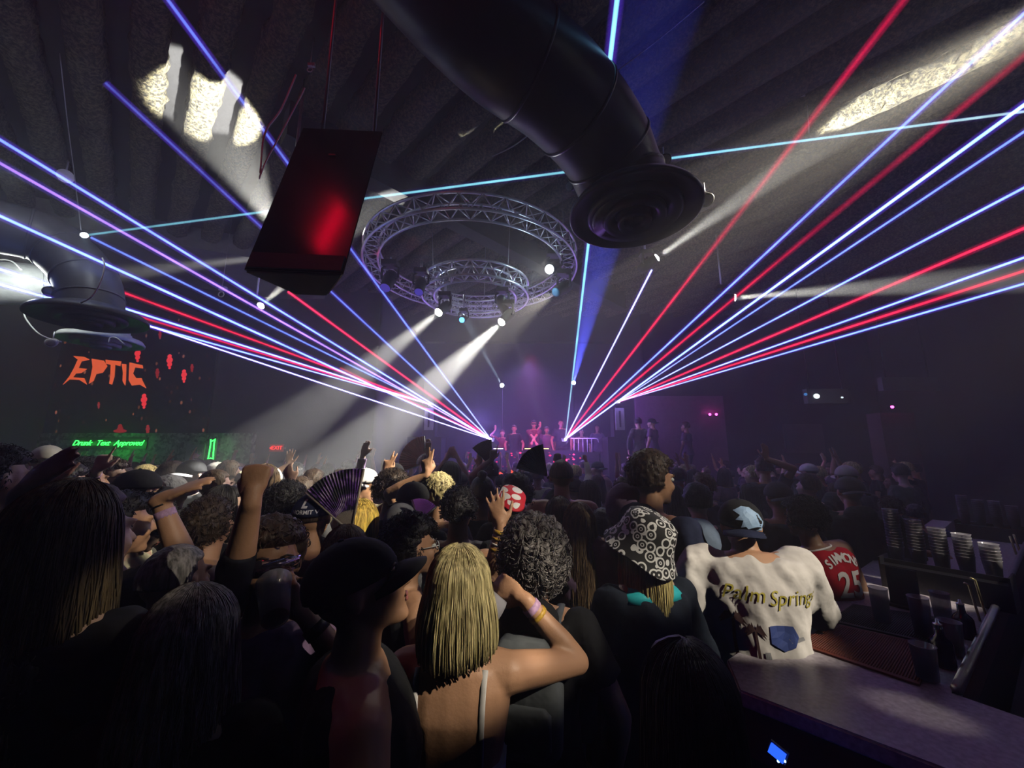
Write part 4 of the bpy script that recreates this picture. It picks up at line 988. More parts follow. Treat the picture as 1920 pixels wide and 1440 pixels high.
def person(px, py, y, yaw=0, skin=0, hair='short', hcol=None, top=None, sleeve=.6, hat=None, arms=(None, None), label='', group=None, lean=0, side=0, head=(0, 0, 0),
           fem=0, bulk=1.0, vox=.008, near=False, topz=None, face=False, trousers=None, long=0, hood=0, extra_top=.115, stance=0, seed=0, wr=.012, no_hair=False, bz=0.0, drop=.022):
    """px,py: the pixel where the crown of the head is seen, y: metres down the room. arms in world points."""
    tgt = P(px, py, y)
    crown_local = 1.735
    hx = extra_top + ({'short': .014, 'crop': .006, 'curly': .035, 'bigcurly': .06, 'tuft': .03, 'bun': .04}.get(hair, .018) if not hat else .012)
    # neutral pose first to find the crown, then scale so the crown is where it should be
    q0 = make_pose(lean, side, head, (None, None), fem, stance, bulk, drop)
    cl = q0.HM @ Vector((0, -.018, hx))
    s = ((topz or tgt.z) - bz) / cl.z; s = max(.82, min(1.16, s))
    off = rot2(cl * s, yaw)
    root = Vector((tgt.x - off.x, tgt.y - off.y, bz))
    inv = lambda v: rot2(Vector(v) - root, -yaw) / s
    invd = lambda v: rot2(Vector(v), -yaw)
    if hat and hair in ('short', 'curly', 'crop', 'tuft', 'bigcurly'): hair = 'hatted'
    A = []
    for a in arms:
        if a is None: A.append(None); continue
        a = dict(a); a['w'] = inv(a['w'])
        for kx in ('e', 'd', 'n'):
            if kx in a: a[kx] = invd(a[kx])
        A.append(a)
    q = make_pose(lean, side, head, A, fem, stance, bulk, drop)
    o = obj('person', body_mesh(q, 'person', vox, fr=.0098), SKIN[skin])
    o.location = root; o.rotation_euler = (0, 0, yaw); o.scale = (s, s, s)
    tag(o, label, 'person', group)
    if hair and not no_hair: obj('hair', hair_geo(hair, near, seed), hcol or H_BROWN, o).matrix_local = q.HM
    if top is not None: o['_s'] = 1; sh = obj('shirt', shirt_mesh(q, 'shirt', max(vox, .009), sleeve, long=long, wr=wr, seed=seed, hood=hood), top, o); del o['_s']
    else: sh = None
    obj('trousers', trouser_mesh(q, 'trousers', .012), trousers or T_BLACK, o)
    obj('shoes', shoes_mesh(q), M_black, o)
    if face: add_face(o, q)
    if hat: hat(o, q)
    bpy.context.view_layer.update()
    o_info = dict(o=o, q=q, s=s, root=root, yaw=yaw, shirt=sh, to_world=lambda v: root + rot2(Vector(v) * s, yaw))
    return o_info
def cap(crown, brimm=None, back=False, tilt=0, ln=.075):
    def f(o, q):
        M = q.HM @ Matrix.Rotation(-tilt, 4, 'X')
        c = obj('cap', dome(), crown, o); c.matrix_local = M
        obj('brim', brim(-1 if back else 1, ln), brimm or crown, c); obj('button', MB().ell((0, -.016, .129), (.008, .008, .004), 10), brimm or crown, c)
        if back: obj('strap', MB().tube([(.05 * math.sin(a), .09 * math.cos(a) + .0, .028) for a in [(-1 + k * .25) for k in range(9)]], .006, 6), brimm or crown, c)
        f.cap = c
    return f
def cup_at_mouth(info, side, label, h=.12, drink=(.5, .35, .2)):
    # cup tipped against the lips; returns nothing, the hand was posed to meet it
    q = info['q']; m_ = info['to_world'](q.HM @ Vector((0, .112, -.058))); f_ = rot2(q.HR @ Vector((0, 1, 0)), info['yaw'])
    ax = (-(f_ * .85) + Vector((0, 0, .52))).normalized()         # base to rim
    rim_low = m_ + f_ * .004
    upd = (Vector((0, 0, 1)) - ax * ax.z).normalized()
    base = rim_low + upd * .036 - ax * h
    t = thing('plastic_cup', label, 'cup', base); t.rotation_euler = ax.to_track_quat('Z', 'Y').to_euler()
    obj('cup_wall', cup_mesh(h), M_cup, t); obj('drink', MB().lathe([(.03, .008), (.035, h * .4)], 20), mat('drink', drink, .1, alpha=.6), t)
    return base, ax
def mouth_cup_spot(px, py, y, yaw, hr=0, z_top=None):
    # rough place of a cup held at the mouth of a head whose crown is at the pixel
    c = P(px, py, y); f_ = Vector((-math.sin(yaw), math.cos(yaw), 0)); return c + Vector((0, 0, -.19)) + f_ * .19
def wristband(info, k, m, at=-.03, w_=.02, name='wristband', rad=.031):
    S, E_, W_, a, kk = info['q'].arm[k]; d = (W_ - E_).normalized(); p = W_ + d * at
    o = obj(name, MB().tube([p - d * w_ / 2, p + d * w_ / 2], rad, 18), m, info['o']); return o
def project(info, polys, m, name, z_off=.004, back=True, target=None, parent=None, cx=0, depth=.0025):
    """print flat shapes (x, z in body space, seen from behind, x to the viewer's right) onto the back of a garment"""
    tgt = target or info['shirt']; me = tgt.data; bv = BVHTree.FromPolygons([v.co.copy() for v in me.vertices], [tuple(p.vertices) for p in me.polygons])
    vs, fs = [], []
    for pl in polys:
        if isinstance(pl, bpy.types.Mesh):
            bmx = bmesh.new(); bmx.from_mesh(pl)
            for _ in range(3):
                el = [e_ for e_ in bmx.edges if e_.calc_length() > .012]
                if el: bmesh.ops.subdivide_edges(bmx, edges=el, cuts=1); bmesh.ops.triangulate(bmx, faces=bmx.faces[:])
            bmx.verts.index_update(); b = len(vs); vs += [(v.co.x, v.co.y) for v in bmx.verts]; fs += [tuple(v.index + b for v in f.verts) for f in bmx.faces]; bmx.free()
        else:
            # fan over a small grid so the print follows the cloth
            bmx = bmesh.new(); vv = [bmx.verts.new((x, z, 0)) for x, z in pl]; bmx.faces.new(vv)
            bmesh.ops.triangulate(bmx, faces=bmx.faces[:]); bmesh.ops.subdivide_edges(bmx, edges=bmx.edges[:], cuts=2, use_grid_fill=True)
            bmx.verts.index_update(); b = len(vs); vs += [(v.co.x, v.co.y) for v in bmx.verts]; fs += [tuple(v.index + b for v in f.verts) for f in bmx.faces]; bmx.free()
    sg = 1 if back else -1; co = []
    for x, z in vs:
        h = bv.ray_cast(Vector((x, -.6 * sg, z)), Vector((0, sg, 0)))
        co.append((x, h[0].y - z_off * sg if h[0] else -.1 * sg, z))
    me2 = bpy.data.meshes.new(name); me2.from_pydata(co, [], fs); me2.update()
    return obj(name, me2, m, parent or info['shirt'], smooth=False)

# ---- lift of an arm straight to a point: helper
def up_arm(wx, wy, wd, pose='open', d=(0, 0, 1), n=(0, 1, 0), e=None):
    a = dict(w=P(wx, wy, wd), d=Vector(d), n=Vector(n), p=pose)
    if e is not None: a['e'] = Vector(e)
    return a

M_pinkband = speckle('pink_band', (.8, .45, .75), (1, .3, .8), 60, .2, 0); M_band = mat('pink_wristband', (.85, .35, .65), .5, var=.4, scale=90)
M_obands = mat('orange_bracelets', (.9, .35, .05), .4, var=.4, scale=120)
M_cup = bpy.data.materials.new('clear_cup'); n, l = nodes(M_cup); n.remove(n['Principled BSDF'])
gl = n.new('ShaderNodeBsdfGlossy'); gl.inputs['Roughness'].default_value = .12; tr = n.new('ShaderNodeBsdfTransparent'); tr.inputs[0].default_value = (.86, .86, .9, 1)
df = n.new('ShaderNodeBsdfDiffuse'); df.inputs[0].default_value = (.75, .72, .8, 1)
mx = n.new('ShaderNodeMixShader'); mx.inputs[0].default_value = .18; mx2 = n.new('ShaderNodeMixShader'); mx2.inputs[0].default_value = .34
l.new(tr.outputs[0], mx.inputs[1]); l.new(gl.outputs[0], mx.inputs[2]); l.new(mx.outputs[0], mx2.inputs[1]); l.new(df.outputs[0], mx2.inputs[2]); l.new(mx2.outputs[0], n['Material Output'].inputs[0])
def cup_mesh(h=.12, r0=.032, r1=.043):
    return MB().lathe([(r0 * .9, .004), (r0, 0), (r1, h * .97), (r1 * 1.05, h * .985), (r1 * 1.05, h), (r1 * .98, h), (r0 * .95, .006)], 24, close=True)
def held_cup(pos, label, tilt=(0, 0, 0), M=None, drink=(.5, .35, .2), h=.12):
    t = thing('plastic_cup', label, 'cup', pos); t.rotation_euler = tilt
    obj('cup_wall', cup_mesh(h), M or M_cup, t)
    obj('drink', MB().lathe([(.03, .008), (.038, h * .6)], 20), mat('drink', drink, .1, alpha=.6), t)
    return t
# ------------------------------------------------------------------ the bar
ZB = 1.15
bA = PZ(1362, 1236, ZB); bF = PZ(1650, 1040, ZB); bu = (bF - bA).normalized(); bB = PZ(1386, 1294, ZB); bC = PZ(1640, 1391, ZB); bQ = PZ(1790, 1300, ZB); bQ2 = PZ(1880, 1110, ZB); bu2 = (bQ2 - bQ).normalized(); bv_ = (bC - bB).normalized()
bEnd = bB + bv_ * 1.9; bI = PZ(1920, 1345, ZB); bi = (bI - bQ).normalized()
top_poly = [bA, bA + bu * 5.4, bQ + bu2 * 4.9, bQ, bQ + bi * 1.7, bEnd]
top_poly = [bB] + top_poly
def BARLINE(x): return bA.y + (x - bA.x) * bu.y / bu.x
def counter_mat():
    m = bpy.data.materials.new('pale_stone_counter'); n, l = nodes(m); b = n['Principled BSDF']; b.inputs['Roughness'].default_value = .33
    tc = n.new('ShaderNodeTexCoord'); t = n.new('ShaderNodeTexNoise'); t.inputs['Scale'].default_value = 60; t.inputs['Detail'].default_value = 6; l.new(tc.outputs['Object'], t.inputs['Vector'])
    r = n.new('ShaderNodeValToRGB'); e = r.color_ramp.elements; e[0].position = .3; e[0].color = (.38, .32, .38, 1); e[1].position = .7; e[1].color = (.66, .60, .66, 1)
    l.new(t.outputs['Fac'], r.inputs[0]); l.new(r.outputs[0], b.inputs['Base Color']); return m
bar = thing('bar_counter', 'corner bar with a pale stone top and dark red front at the lower right', 'bar', (bB.x, bB.y, 0))
ob = lambda pl: [(p.x - bB.x, p.y - bB.y) for p in pl]
bmk = bmesh.new(); bmk.from_mesh(MB().prism(ob(top_poly), ZB - .05, ZB).mesh('t', False)); bmesh.ops.bevel(bmk, geom=bmk.edges[:], offset=.006, segments=3, affect='EDGES'); me = bpy.data.meshes.new('counter_top'); bmk.to_mesh(me); bmk.free()
obj('counter_top', me, counter_mat(), bar, smooth=False)
M_redwood = mat('dark_red_wood', (.10, .022, .02), .45, var=.2, scale=5, stretch=(1, 1, 8))
cen = Vector((sum(p.x for p in top_poly), sum(p.y for p in top_poly), 0)) / len(top_poly)
def offs(k):      # the same outline drawn in from its patron side
    n1 = Vector((bu.y, -bu.x, 0)); n2 = Vector((-bv_.y, bv_.x, 0))
    return [bB + n1 * k * .6 + n2 * k, bA + n1 * k + n2 * k * .3, bA + bu * 5.4 + n1 * k, bQ + bu2 * 4.9 - n1 * .02, bQ - n1 * .02, bQ + bi * 1.7, bEnd + n2 * k]
obj('fascia', MB().prism(ob(offs(.015)), ZB - .20, ZB - .051), M_redwood, bar, smooth=False)
obj('front_panel', MB().prism(ob(offs(.13)), 0, ZB - .201), mat('bar_front_dark', (.02, .012, .014), .5), bar, smooth=False)
rl_ = obj('steel_rail', MB().tube([bQ + Vector((.01, .0, .012)), bQ + bu2 * 4.8 + Vector((.01, 0, .012))], .017, 8), mat('brushed_rail', (.55, .52, .55), .35, .6), None)
tag(rl_, 'long steel edge rail on the inner side of the bar counter', 'rail')
# back well behind the rail
wn = Vector((bu2.y, -bu2.x, 0))
wp = [bQ + wn * .03, bQ + bu2 * 4.6 + wn * .03, bQ + bu2 * 4.6 + wn * .7, bQ + wn * .7]
well = thing('bar_well', 'black working shelf behind the bar rail', 'bar shelf', (bQ.x, bQ.y, 0))
obj('shelf', MB().prism([(p.x - bQ.x, p.y - bQ.y) for p in wp], .80, .84), M_black, well, smooth=False)
obj('carcass', MB().prism([(p.x - bQ.x, p.y - bQ.y) for p in wp], 0, .79), M_black, well, smooth=False)
def mat_on_bar(c1, c2, c3, c4, m, label, ribs=True, z=ZB):
    pts = [PZ(*c_, z) for c_ in (c1, c2, c3, c4)]; o0 = sum(pts, Vector()) / 4
    t = thing('bar_mat', label, 'bar mat', (o0.x, o0.y, z))
    obj('mat_base', MB().prism([(p.x - o0.x, p.y - o0.y) for p in pts], .001, .008), m, t, smooth=False)
    if ribs:
        a, b_, c_, d_ = [p - o0 for p in pts]; rb_ = MB()
        for k in range(1, 46):
            u = k / 46; p0 = a + (b_ - a) * .06 + (d_ - a) * u; p1 = b_ + (a - b_) * .06 + (c_ - b_) * u
            p0.z = p1.z = .009; rb_.tube([p0, p1], .0022, 5)
        obj('rubber_ribs', rb_, m, t)
    return t
M_rm = mat('red_rubber', (.16, .035, .02), .6); M_bm = mat('black_rubber', (.012, .012, .02), .5)
rmat = mat_on_bar((1497, 1211), (1556, 1170), (1755, 1215), (1725, 1288), M_rm, 'reddish brown ribbed rubber bar mat on the counter')
for s_, in (('POPULAR',),):
    pass
mat_on_bar((1556, 1166), (1600, 1135), (1790, 1165), (1757, 1212), M_bm, 'black rubber bar mat above the red one')
mat_on_bar((1762, 1000), (1790, 975), (1900, 985), (1900, 1012), M_bm, 'black rubber bar mat at the far end of the counter', ribs=False)
M_caddy = mat('black_plastic', (.01, .01, .012), .3)
cp = PZ(1775, 1118, ZB); ca = math.atan2(bi.y, bi.x)
def caddy(pos, L, W, Hh, label, rot):
    t = thing('cup_caddy', label, 'caddy', pos, rot)
    obj('tray', MB().box((0, 0, Hh / 2), (L, W, Hh)), M_caddy, t, smooth=False)
    obj('divider', MB().box((0, 0, Hh + .01), (L, .01, .03)), M_caddy, t, smooth=False)
    for k_ in (-1, 1): obj('side_panel', MB().box((k_ * L / 2, 0, Hh * .5 + .02), (.008, W, Hh + .04)), M_caddy, t, smooth=False)
    return t
caddy(cp, .50, .16, .13, 'black caddy holding stacks of plastic cups on the near counter', ca)
dirr = Vector((math.cos(ca), math.sin(ca), 0)); nn_ = Vector((-dirr.y, dirr.x, 0))
def stack(pos, n_, label, group, h=.10, r0=.028, r1=.038):
    t = thing('cup_stack', label, 'cups', pos, 0, group)
    for i in range(n_):
        obj('cup', _cm(h, r0, r1), M_cup, t).location = (0, 0, i * .017)
    return t
_cc = {}
def _cm(h, r0, r1):
    if (h, r0, r1) not in _cc: _cc[(h, r0, r1)] = cup_mesh(h, r0, r1).mesh('cup')
    return _cc[(h, r0, r1)]
for i, n_ in enumerate((14, 11, 9, 8, 6)):
    stack(cp + dirr * (-.19 + .095 * i) + nn_ * .035 + Vector((0, 0, .131)), n_, ('tallest cup stack, at the left end of the near caddy', 'second cup stack from the left in the near caddy', 'middle cup stack in the near caddy', 'fourth cup stack from the left in the near caddy', 'shortest cup stack, at the right end of the near caddy')[i], 'stacks of plastic cups in the near caddy')
cp2 = PZ(1862, 1012, ZB)
caddy(cp2, .42, .16, .12, 'black caddy of cups further along the counter', ca)
for i, n_ in enumerate((11, 9, 9, 7)):
    stack(cp2 + dirr * (-.15 + .1 * i) + Vector((0, 0, .121)), n_, ('first cup stack from the left in the far caddy', 'second cup stack from the left in the far caddy', 'third cup stack from the left in the far caddy', 'last cup stack on the right in the far caddy')[i], 'stacks of plastic cups in the far caddy')
M_glass = M_cup
def tumbler(px, py, label, h=.13, r0=.030, r1=.036, ice=True):
    t = thing('drinking_glass', label, 'glass', PZ(px, py, ZB + .009))
    obj('glass_wall', cup_mesh(h, r0, r1), M_glass, t)
    if ice: obj('drink', MB().lathe([(r0 * .85, .008), (r0 * .95, h * .45)], 18), mat('pale_drink', (.45, .42, .48), .15), t)
tumbler(1655, 1165, 'tall clear empty glass on the black bar mat', ice=False, h=.15)
tumbler(1733, 1192, 'clear glass with a pale drink in front of the cup caddy', h=.16)
tumbler(1770, 1165, 'clear empty glass between the caddy and the steel rail', ice=False)
M_btl = mat('dark_glass', (.02, .025, .05), .08)
def bottle(px, py, label, m=M_btl, h=.24):
    t = thing('bottle', label, 'bottle', PZ(px, py, ZB))
    obj('bottle_body', MB().lathe([(.03, 0), (.034, .01), (.034, h * .55), (.03, h * .62), (.014, h * .74), (.012, h * .97)], 24), m, t)
    obj('pourer', MB().lathe([(.013, h * .97), (.014, h), (.006, h * 1.02), (.004, h * 1.12)], 16), M_steel, t)
tumbler(1740, 1272, 'clear glass with a pale drink at the near corner of the red bar mat', h=.11)
bottle(1772, 1250, 'dark bottle right behind the near glass by the steel rail', h=.15)
tumbler(1790, 1225, 'clear glass between the two dark bottles by the steel rail', h=.12)
bottle(1812, 1196, 'dark bottle furthest back of the group by the steel rail', h=.14)
M_gs = mat('brass_straw', (.8, .7, .35), .25, .7)
for k, (px, py, h_) in enumerate(((1838, 1165, .16), (1850, 1158, .17))):
    t = tag(obj('pour_spout', MB().tube([PZ(px, py, ZB), PZ(px, py, ZB) + Vector((-.01, .01, h_)), PZ(px, py, ZB) + Vector((-.03, .01, h_ + .01))], .005, 8), M_gs), ('left', 'right')[k] + ' of two shiny thin metal tools standing by the steel rail', 'bar tool', 'shiny bar tools')
for k, (px, py) in enumerate(((1906, 1040), (1913, 1036))):
    tag(obj('pour_spout', MB().tube([PZ(px, py, ZB), PZ(px, py, ZB) + Vector((-.01, .01, .14))], .007, 8), M_gs), ('left', 'right')[k] + ' of two shiny metal tools near the far cup caddy', 'bar tool', 'shiny bar tools')
tn = thing('menu_holder', 'black upright menu holder before the cup caddy', 'menu holder', PZ(1700, 1140, ZB), ca)
obj('board', MB().box((0, 0, .10), (.12, .012, .19)), M_caddy, tn, smooth=False); obj('foot', MB().box((0, 0, .006), (.14, .07, .012)), M_caddy, tn, smooth=False)
nk = tag(obj('napkin', MB().box(PZ(1600, 1005, ZB) if False else PZ(1690, 1048, ZB + .012), (.12, .12, .012)), T_GREY), 'crumpled pale bar towel near the leaning man', 'towel')
bl = thing('blue_step_light', 'glowing blue ribbed light under the bar front', 'light', P(1457, 1412, 1.22))
Mb = Matrix.Rotation(.5, 4, 'Y') @ Matrix.Rotation(math.atan2(bv_.y, bv_.x), 4, 'Z')
obj('lens', MB().box((0, 0, 0), (.036, .014, .024), Mb), glow('blue_led_glow', (.02, .10, 1.0), 1.6), bl, smooth=False)
obj('housing', MB().box((0, .018, 0), (.044, .014, .03), Mb), M_black, bl, smooth=False)
obj('led_row', MB().box((.014, -.008, -.014), (.004, .004, .004)).box((.005, -.008, -.014), (.004, .004, .004)).box((-.004, -.008, -.014), (.004, .004, .004)), glow('led_white_blue', (.3, .6, 1), 5), bl, smooth=False)
lamp('blue_floor_glow', 'POINT', P(1465, 1425, 1.2), .08, (.02, .1, 1), size=.03)
obj('trim_2', MB().box((P(1240, 850, 10.6).x, 11.0, .45), (4.2, 1.6, .9)), M_black, kind='structure', smooth=False)
# ------------------------------------------------------------------ the people one can tell apart
def flip(a): return a
# --- nearest
I = person(862, 1020, 1.22, yaw=-.08, skin=1, hair='bob', hcol=H_BLOND, fem=1, near=True, vox=.0065, seed=3, extra_top=.118,
    label='blonde woman with a bob seen from behind, drinking, right elbow raised, white strappy dress',
    arms=(dict(w=P(984, 1124, 1.36), e=(.8, .15, -.75), d=(-.8, .3, .35), n=(-.3, .9, 0), p='hold'), None))
o, q = I['o'], I['q']
dr = MB(); dr.loft([[q.bend(p) for p in superring(z, hw, hd, -.004)] for z, hw, hd in ((.62, .21, .16), (.8, .195, .145), (.93, .186, .137), (1.03, .166, .122), (1.12, .148, .116), (1.20, .155, .122))])
DRESS = obj('dress', fuse(dr, 'dress', .01, 3, .01), T_WHITE, o)
for k in (-1, 1):
    pts = []; bv = BVHTree.FromPolygons([v.co.copy() for v in o.data.vertices], [tuple(p.vertices) for p in o.data.polygons])
    for t in range(9):
        z = 1.17 + .27 * t / 8; h = bv.ray_cast(Vector((k * (.085 + .01 * t / 8), -.6, z)), Vector((0, 1, 0)))
        pts.append((h[0] - Vector((0, .004, 0))) if h[0] else Vector((k * .09, -.11, z)))
    obj('strap', MB().tube(pts, .0085, 8, flat=.4), T_WHITE, o)
wristband(I, 0, M_band, -.035, .022, 'wristband', .032); wristband(I, 0, M_obands, -.065, .014, 'bracelet', .034)
held_cup(P(946, 1128, 1.36) + Vector((-.01, 0, -.03)), 'clear plastic cup held to the face of the blonde woman', (.0, -1.0, 0))

person(150, 900, 1.0, yaw=.1, skin=0, hair='verylong', hcol=hair_mat('hair_brown_gold_tips', (.05, .03, .015), (.16, .11, .05)), top=T_BLACK, near=True, vox=.009, seed=7, fem=.6, sleeve=.6, head=(-.3, 0, 0),
    label='person with very long brown hair, largest head on the left, dark top')
person(638, 1016, 1.02, yaw=-1.15, skin=1, hair='short', hcol=H_BLACK, top=T_BLACK, sleeve=0, near=True, vox=.007, head=(-.15, -.32, 0), hat=cap(T_BLACK), bulk=1.05, face=True,
    label='man in a black cap in dark profile facing right, bare shoulder, in the foreground')
J = person(515, 970, 1.30, yaw=math.pi + .62, skin=1, hair='tuft', hcol=H_BROWN, top=T_PURPLE, sleeve=.7, near=True, vox=.007, face=True, head=(0, -.12, 0),
    arms=(None, dict(w=mouth_cup_spot(515, 970, 1.30, math.pi + .62) + Vector((.085, .03, -.06)), e=(1, -.1, -1), d=(-.75, .05, .65), n=(-.4, .9, 0), p='hold')),
    label='man facing the camera with mirrored wraparound glasses, drinking from a clear cup')
q = J['q']; M_mirror = mat('mirror_visor', (.25, .2, .25), .06, .9)
gb = MB(); vis = []
for z_ in (-.018, .020):
    vis.append([Vector((.078 * math.sin(a), .030 + .076 * math.cos(a), .010 + z_)) for a in [(-1.35 + k * 2.7 / 14) for k in range(15)]])
gb.loft([[p + Vector((0, .003, 0)) for p in vis[0]] + [p for p in vis[0][::-1]], [p + Vector((0, .003, 0)) for p in vis[1]] + [p for p in vis[1][::-1]]])
obj('sunglasses', gb, M_mirror, J['o']).matrix_local = q.HM
wristband(J, 1, M_black, -.04, .03, 'watch', .033)
cup_at_mouth(J, 1, 'clear plastic cup the man in mirrored glasses drinks from', .13)
project(J, [[(-.05, 1.16), (.04, 1.16), (.05, 1.08), (.03, 1.22), (.0, 1.24), (-.03, 1.21)]], mat('shirt_print_pale', (.5, .48, .5)), 'print', back=False)
person(332, 1022, 1.34, yaw=-.2, skin=1, hair='crop', hcol=H_GREY, top=T_BLACK, sleeve=1.42, near=True, vox=.0075, seed=2, label='dark-haired person in black raising a fist with a pink wristband',
    arms=(dict(w=P(472, 938, 1.08), e=(.3, .3, -1), d=(-.03, .12, 1), n=(-.2, 1, 0), p='fist'), None))
person(368, 1096, .98, yaw=.15, skin=0, hair='wavy', hcol=H_GREY, top=T_BLACK, near=True, vox=.009, seed=11, label='dark figure with greying wavy hair at the lower left foreground')
person(1282, 1200, .86, yaw=.1, skin=0, hair='long', hcol=H_BLACK, top=T_BLACK, near=True, vox=.009, seed=12, fem=.5, label='dark figure with long black hair in front of the bar corner')
person(90, 1180, .95, yaw=0, skin=1, hair='short', hcol=H_BLACK, top=T_BLACK, vox=.01, seed=13, label='dark silhouette in the bottom left corner')
# --- bucket hat, tall man, bar people
def bucket(o, q):
    m = bpy.data.materials.new('looped_hat_cloth'); n, l = nodes(m); b = n['Principled BSDF']; b.inputs['Roughness'].default_value = .8
    tc = n.new('ShaderNodeTexCoord'); v = n.new('ShaderNodeTexVoronoi'); v.inputs['Scale'].default_value = 26; v.inputs['Randomness'].default_value = .8; l.new(tc.outputs['Object'], v.inputs['Vector'])
    r = n.new('ShaderNodeValToRGB'); e = r.color_ramp.elements; r.color_ramp.interpolation = 'CONSTANT'
    e[0].position = 0; e[0].color = (.01, .01, .01, 1); e[1].position = .40; e[1].color = (.8, .8, .78, 1); x = e.new(.56); x.color = (.01, .01, .01, 1); x = e.new(.12); x.color = (.8, .8, .78, 1); x = e.new(.2); x.color = (.01, .01, .01, 1)
    l.new(v.outputs['Distance'], r.inputs[0]); l.new(r.outputs[0], b.inputs['Base Color'])
    prof = [(.165, -.05), (.161, -.047), (.134, .0), (.122, .03), (.116, .07), (.106, .112), (.07, .134), (.002, .138)]
    mb = MB(); rings = []
    for r_, z in prof: rings.append([Vector((r_ * .92 * math.cos(2 * math.pi * j / 40), r_ * 1.08 * math.sin(2 * math.pi * j / 40) - .016, z + .02 + (.008 * math.sin(j * .6) if z < 0 else 0))) for j in range(40)])
    inner = [[Vector((p.x * .95, p.y * .95, p.z - .004)) for p in rings[i]] for i in (0, 2, 4)][::-1]
    mb.loft(inner + rings)
    h = obj('bucket_hat', mb, m, o); h.matrix_local = q.HM @ Matrix.Rotation(.35, 4, 'X') @ Matrix.Rotation(.28, 4, 'Y')
H_GOLDB = hair_mat('hair_bright_blonde', (.70, .52, .12), (.95, .80, .35))
B_ = person(1200, 966, 1.72, yaw=.35, skin=0, hair='long', hcol=H_GOLDB, top=T_DENIM, sleeve=1.5, near=True, vox=.008, hat=bucket, fem=.8, seed=5, bulk=1.1,
    label='blonde person in a black and white looped bucket hat and dark denim jacket')
cl_ = MB().loft([[B_['q'].bend(p) for p in superring(z, hw, hd, -.016)] for z, hw, hd in ((1.425, .165, .104), (1.45, .135, .094), (1.478, .092, .076))])
obj('collar', cl_, mat('turquoise_collar', (.03, .55, .62), .5), B_['o'])
person(1217, 846, 2.15, yaw=-.95, skin=1, hair='tuft', hcol=H_BROWN, top=T_NAVY, sleeve=1.5, near=True, face=True, seed=8, vox=.0075, head=(-.25, 0, 0), hood=1, label='tall dark-haired man in a navy top standing above the crowd, looking right')
S_ = person(1382, 926, 1.95, drop=.065, yaw=-.12, skin=1, hair='short', hcol=H_BLACK, top=T_WHITE, sleeve=.85, bulk=1.25, lean=.18, head=(-.3, .25, 0), topz=1.735, near=True, vox=.0075, hat=cap(T_BLACK, T_NAVY, back=True, tilt=-.35), stance=1, wr=.02,
    arms=(dict(w=P(1500, 1150, 2.2), e=(.5, -.3, -1), d=(.1, 1, -.1), n=(0, 0, -1), p='relaxed'), None), label='man in a white Palm Springs T-shirt and backward cap leaning at the bar corner')
_cp = [o for o in C.objects if o.name.startswith('cap')][-1]
project(dict(shirt=None, o=_cp), [[(-.035, .095), (.0, .112), (.03, .108), (.065, .08), (.082, .045), (.07, .015), (.03, .004), (.008, .035), (-.012, .03), (.0, .06), (-.03, .06), (-.01, .08)]], mat('cap_patch_pale_blue', (.32, .48, .72), .6, var=.1), 'cap_print', target=_cp, parent=_cp, z_off=.003)
project(dict(shirt=None, o=_cp), [[(.02, -.012), (.055, -.010), (.082, .002), (.075, -.012), (.055, -.03)]], T_WHITE, 'cap_emblem', target=_cp, parent=_cp, z_off=.003)
M_gold = mat('mustard_print', (.50, .42, .06), .6); M_pbl = mat('blue_print', (.05, .08, .28), .6); M_palm = mat('dark_print', (.06, .025, .025), .6); M_pgry = mat('grey_print', (.3, .3, .32), .6)
def text2d(s, size, x, z, shear=.3, outline=0, off=0.0):
    cu = bpy.data.curves.new('t', 'FONT'); cu.body = s; cu.size = size; cu.shear = shear; cu.align_x = 'CENTER'; cu.align_y = 'CENTER'; cu.offset = off; cu.resolution_u = 3
    t_ = bpy.data.objects.new('t', cu); C.objects.link(t_); dg = bpy.context.evaluated_depsgraph_get(); dg.update()
    me = bpy.data.meshes.new_from_object(t_.evaluated_get(dg)); bpy.data.objects.remove(t_); me.transform(Matrix.Translation((x, z, 0))); return me
project(S_, [text2d('Palm', .078, -.095, 1.335), text2d('Springs', .076, .10, 1.325)], M_gold, 'script_print')
def palm(x, z, h, s):
    pl = [[(x - .006, z), (x + .006, z), (x + .004, z + h), (x - .004, z + h)]]
    for k in range(9):
        a = math.pi * (k / 8) * 1.25 - .4
        pl.append([(x, z + h), (x + math.cos(a) * s * .55, z + h + math.sin(a) * s * .45 + .012), (x + math.cos(a) * s, z + h + math.sin(a) * s * .55 - .02), (x + math.cos(a) * s * .5, z + h + math.sin(a) * s * .4 - .008)])
    return pl
project(S_, palm(-.135, 1.06, .18, .045) + palm(-.07, 1.04, .17, .038), M_palm, 'palm_print')
project(S_, [[(-.02, 1.23), (.07, 1.23), (.09, 1.19), (.07, 1.155), (.03, 1.14), (-.02, 1.17)], [(.02, 1.085), (.11, 1.09), (.13, 1.055), (.08, 1.01), (-.02, 1.02)]], M_pbl, 'blue_shape_print')
project(S_, [[(.05, 1.185), (.11, 1.19), (.12, 1.175), (.06, 1.17)], [(.11, 1.105), (.17, 1.11), (.17, 1.10), (.11, 1.095)], [(-.05, 1.14), (-.03, 1.14), (-.03, 1.03), (-.05, 1.03)], [(.0, 1.05), (.1, 1.055), (.1, 1.045), (.0, 1.04)]], M_pgry, 'grey_shape_print')
wristband(S_, 0, M_black, -.02, .012, 'bracelet', .032)
R_2 = person(1503, 930, 2.45, yaw=.15, skin=2, hair='curly', hcol=H_BLACK, top=T_RED, sleeve=0, bulk=1.12, near=True, lean=.15, side=-.18, label='man in a sleeveless red basketball jersey with the number 25 at the bar', seed=4, wr=.008)
M_wpr = mat('white_print', (.75, .72, .74), .6)
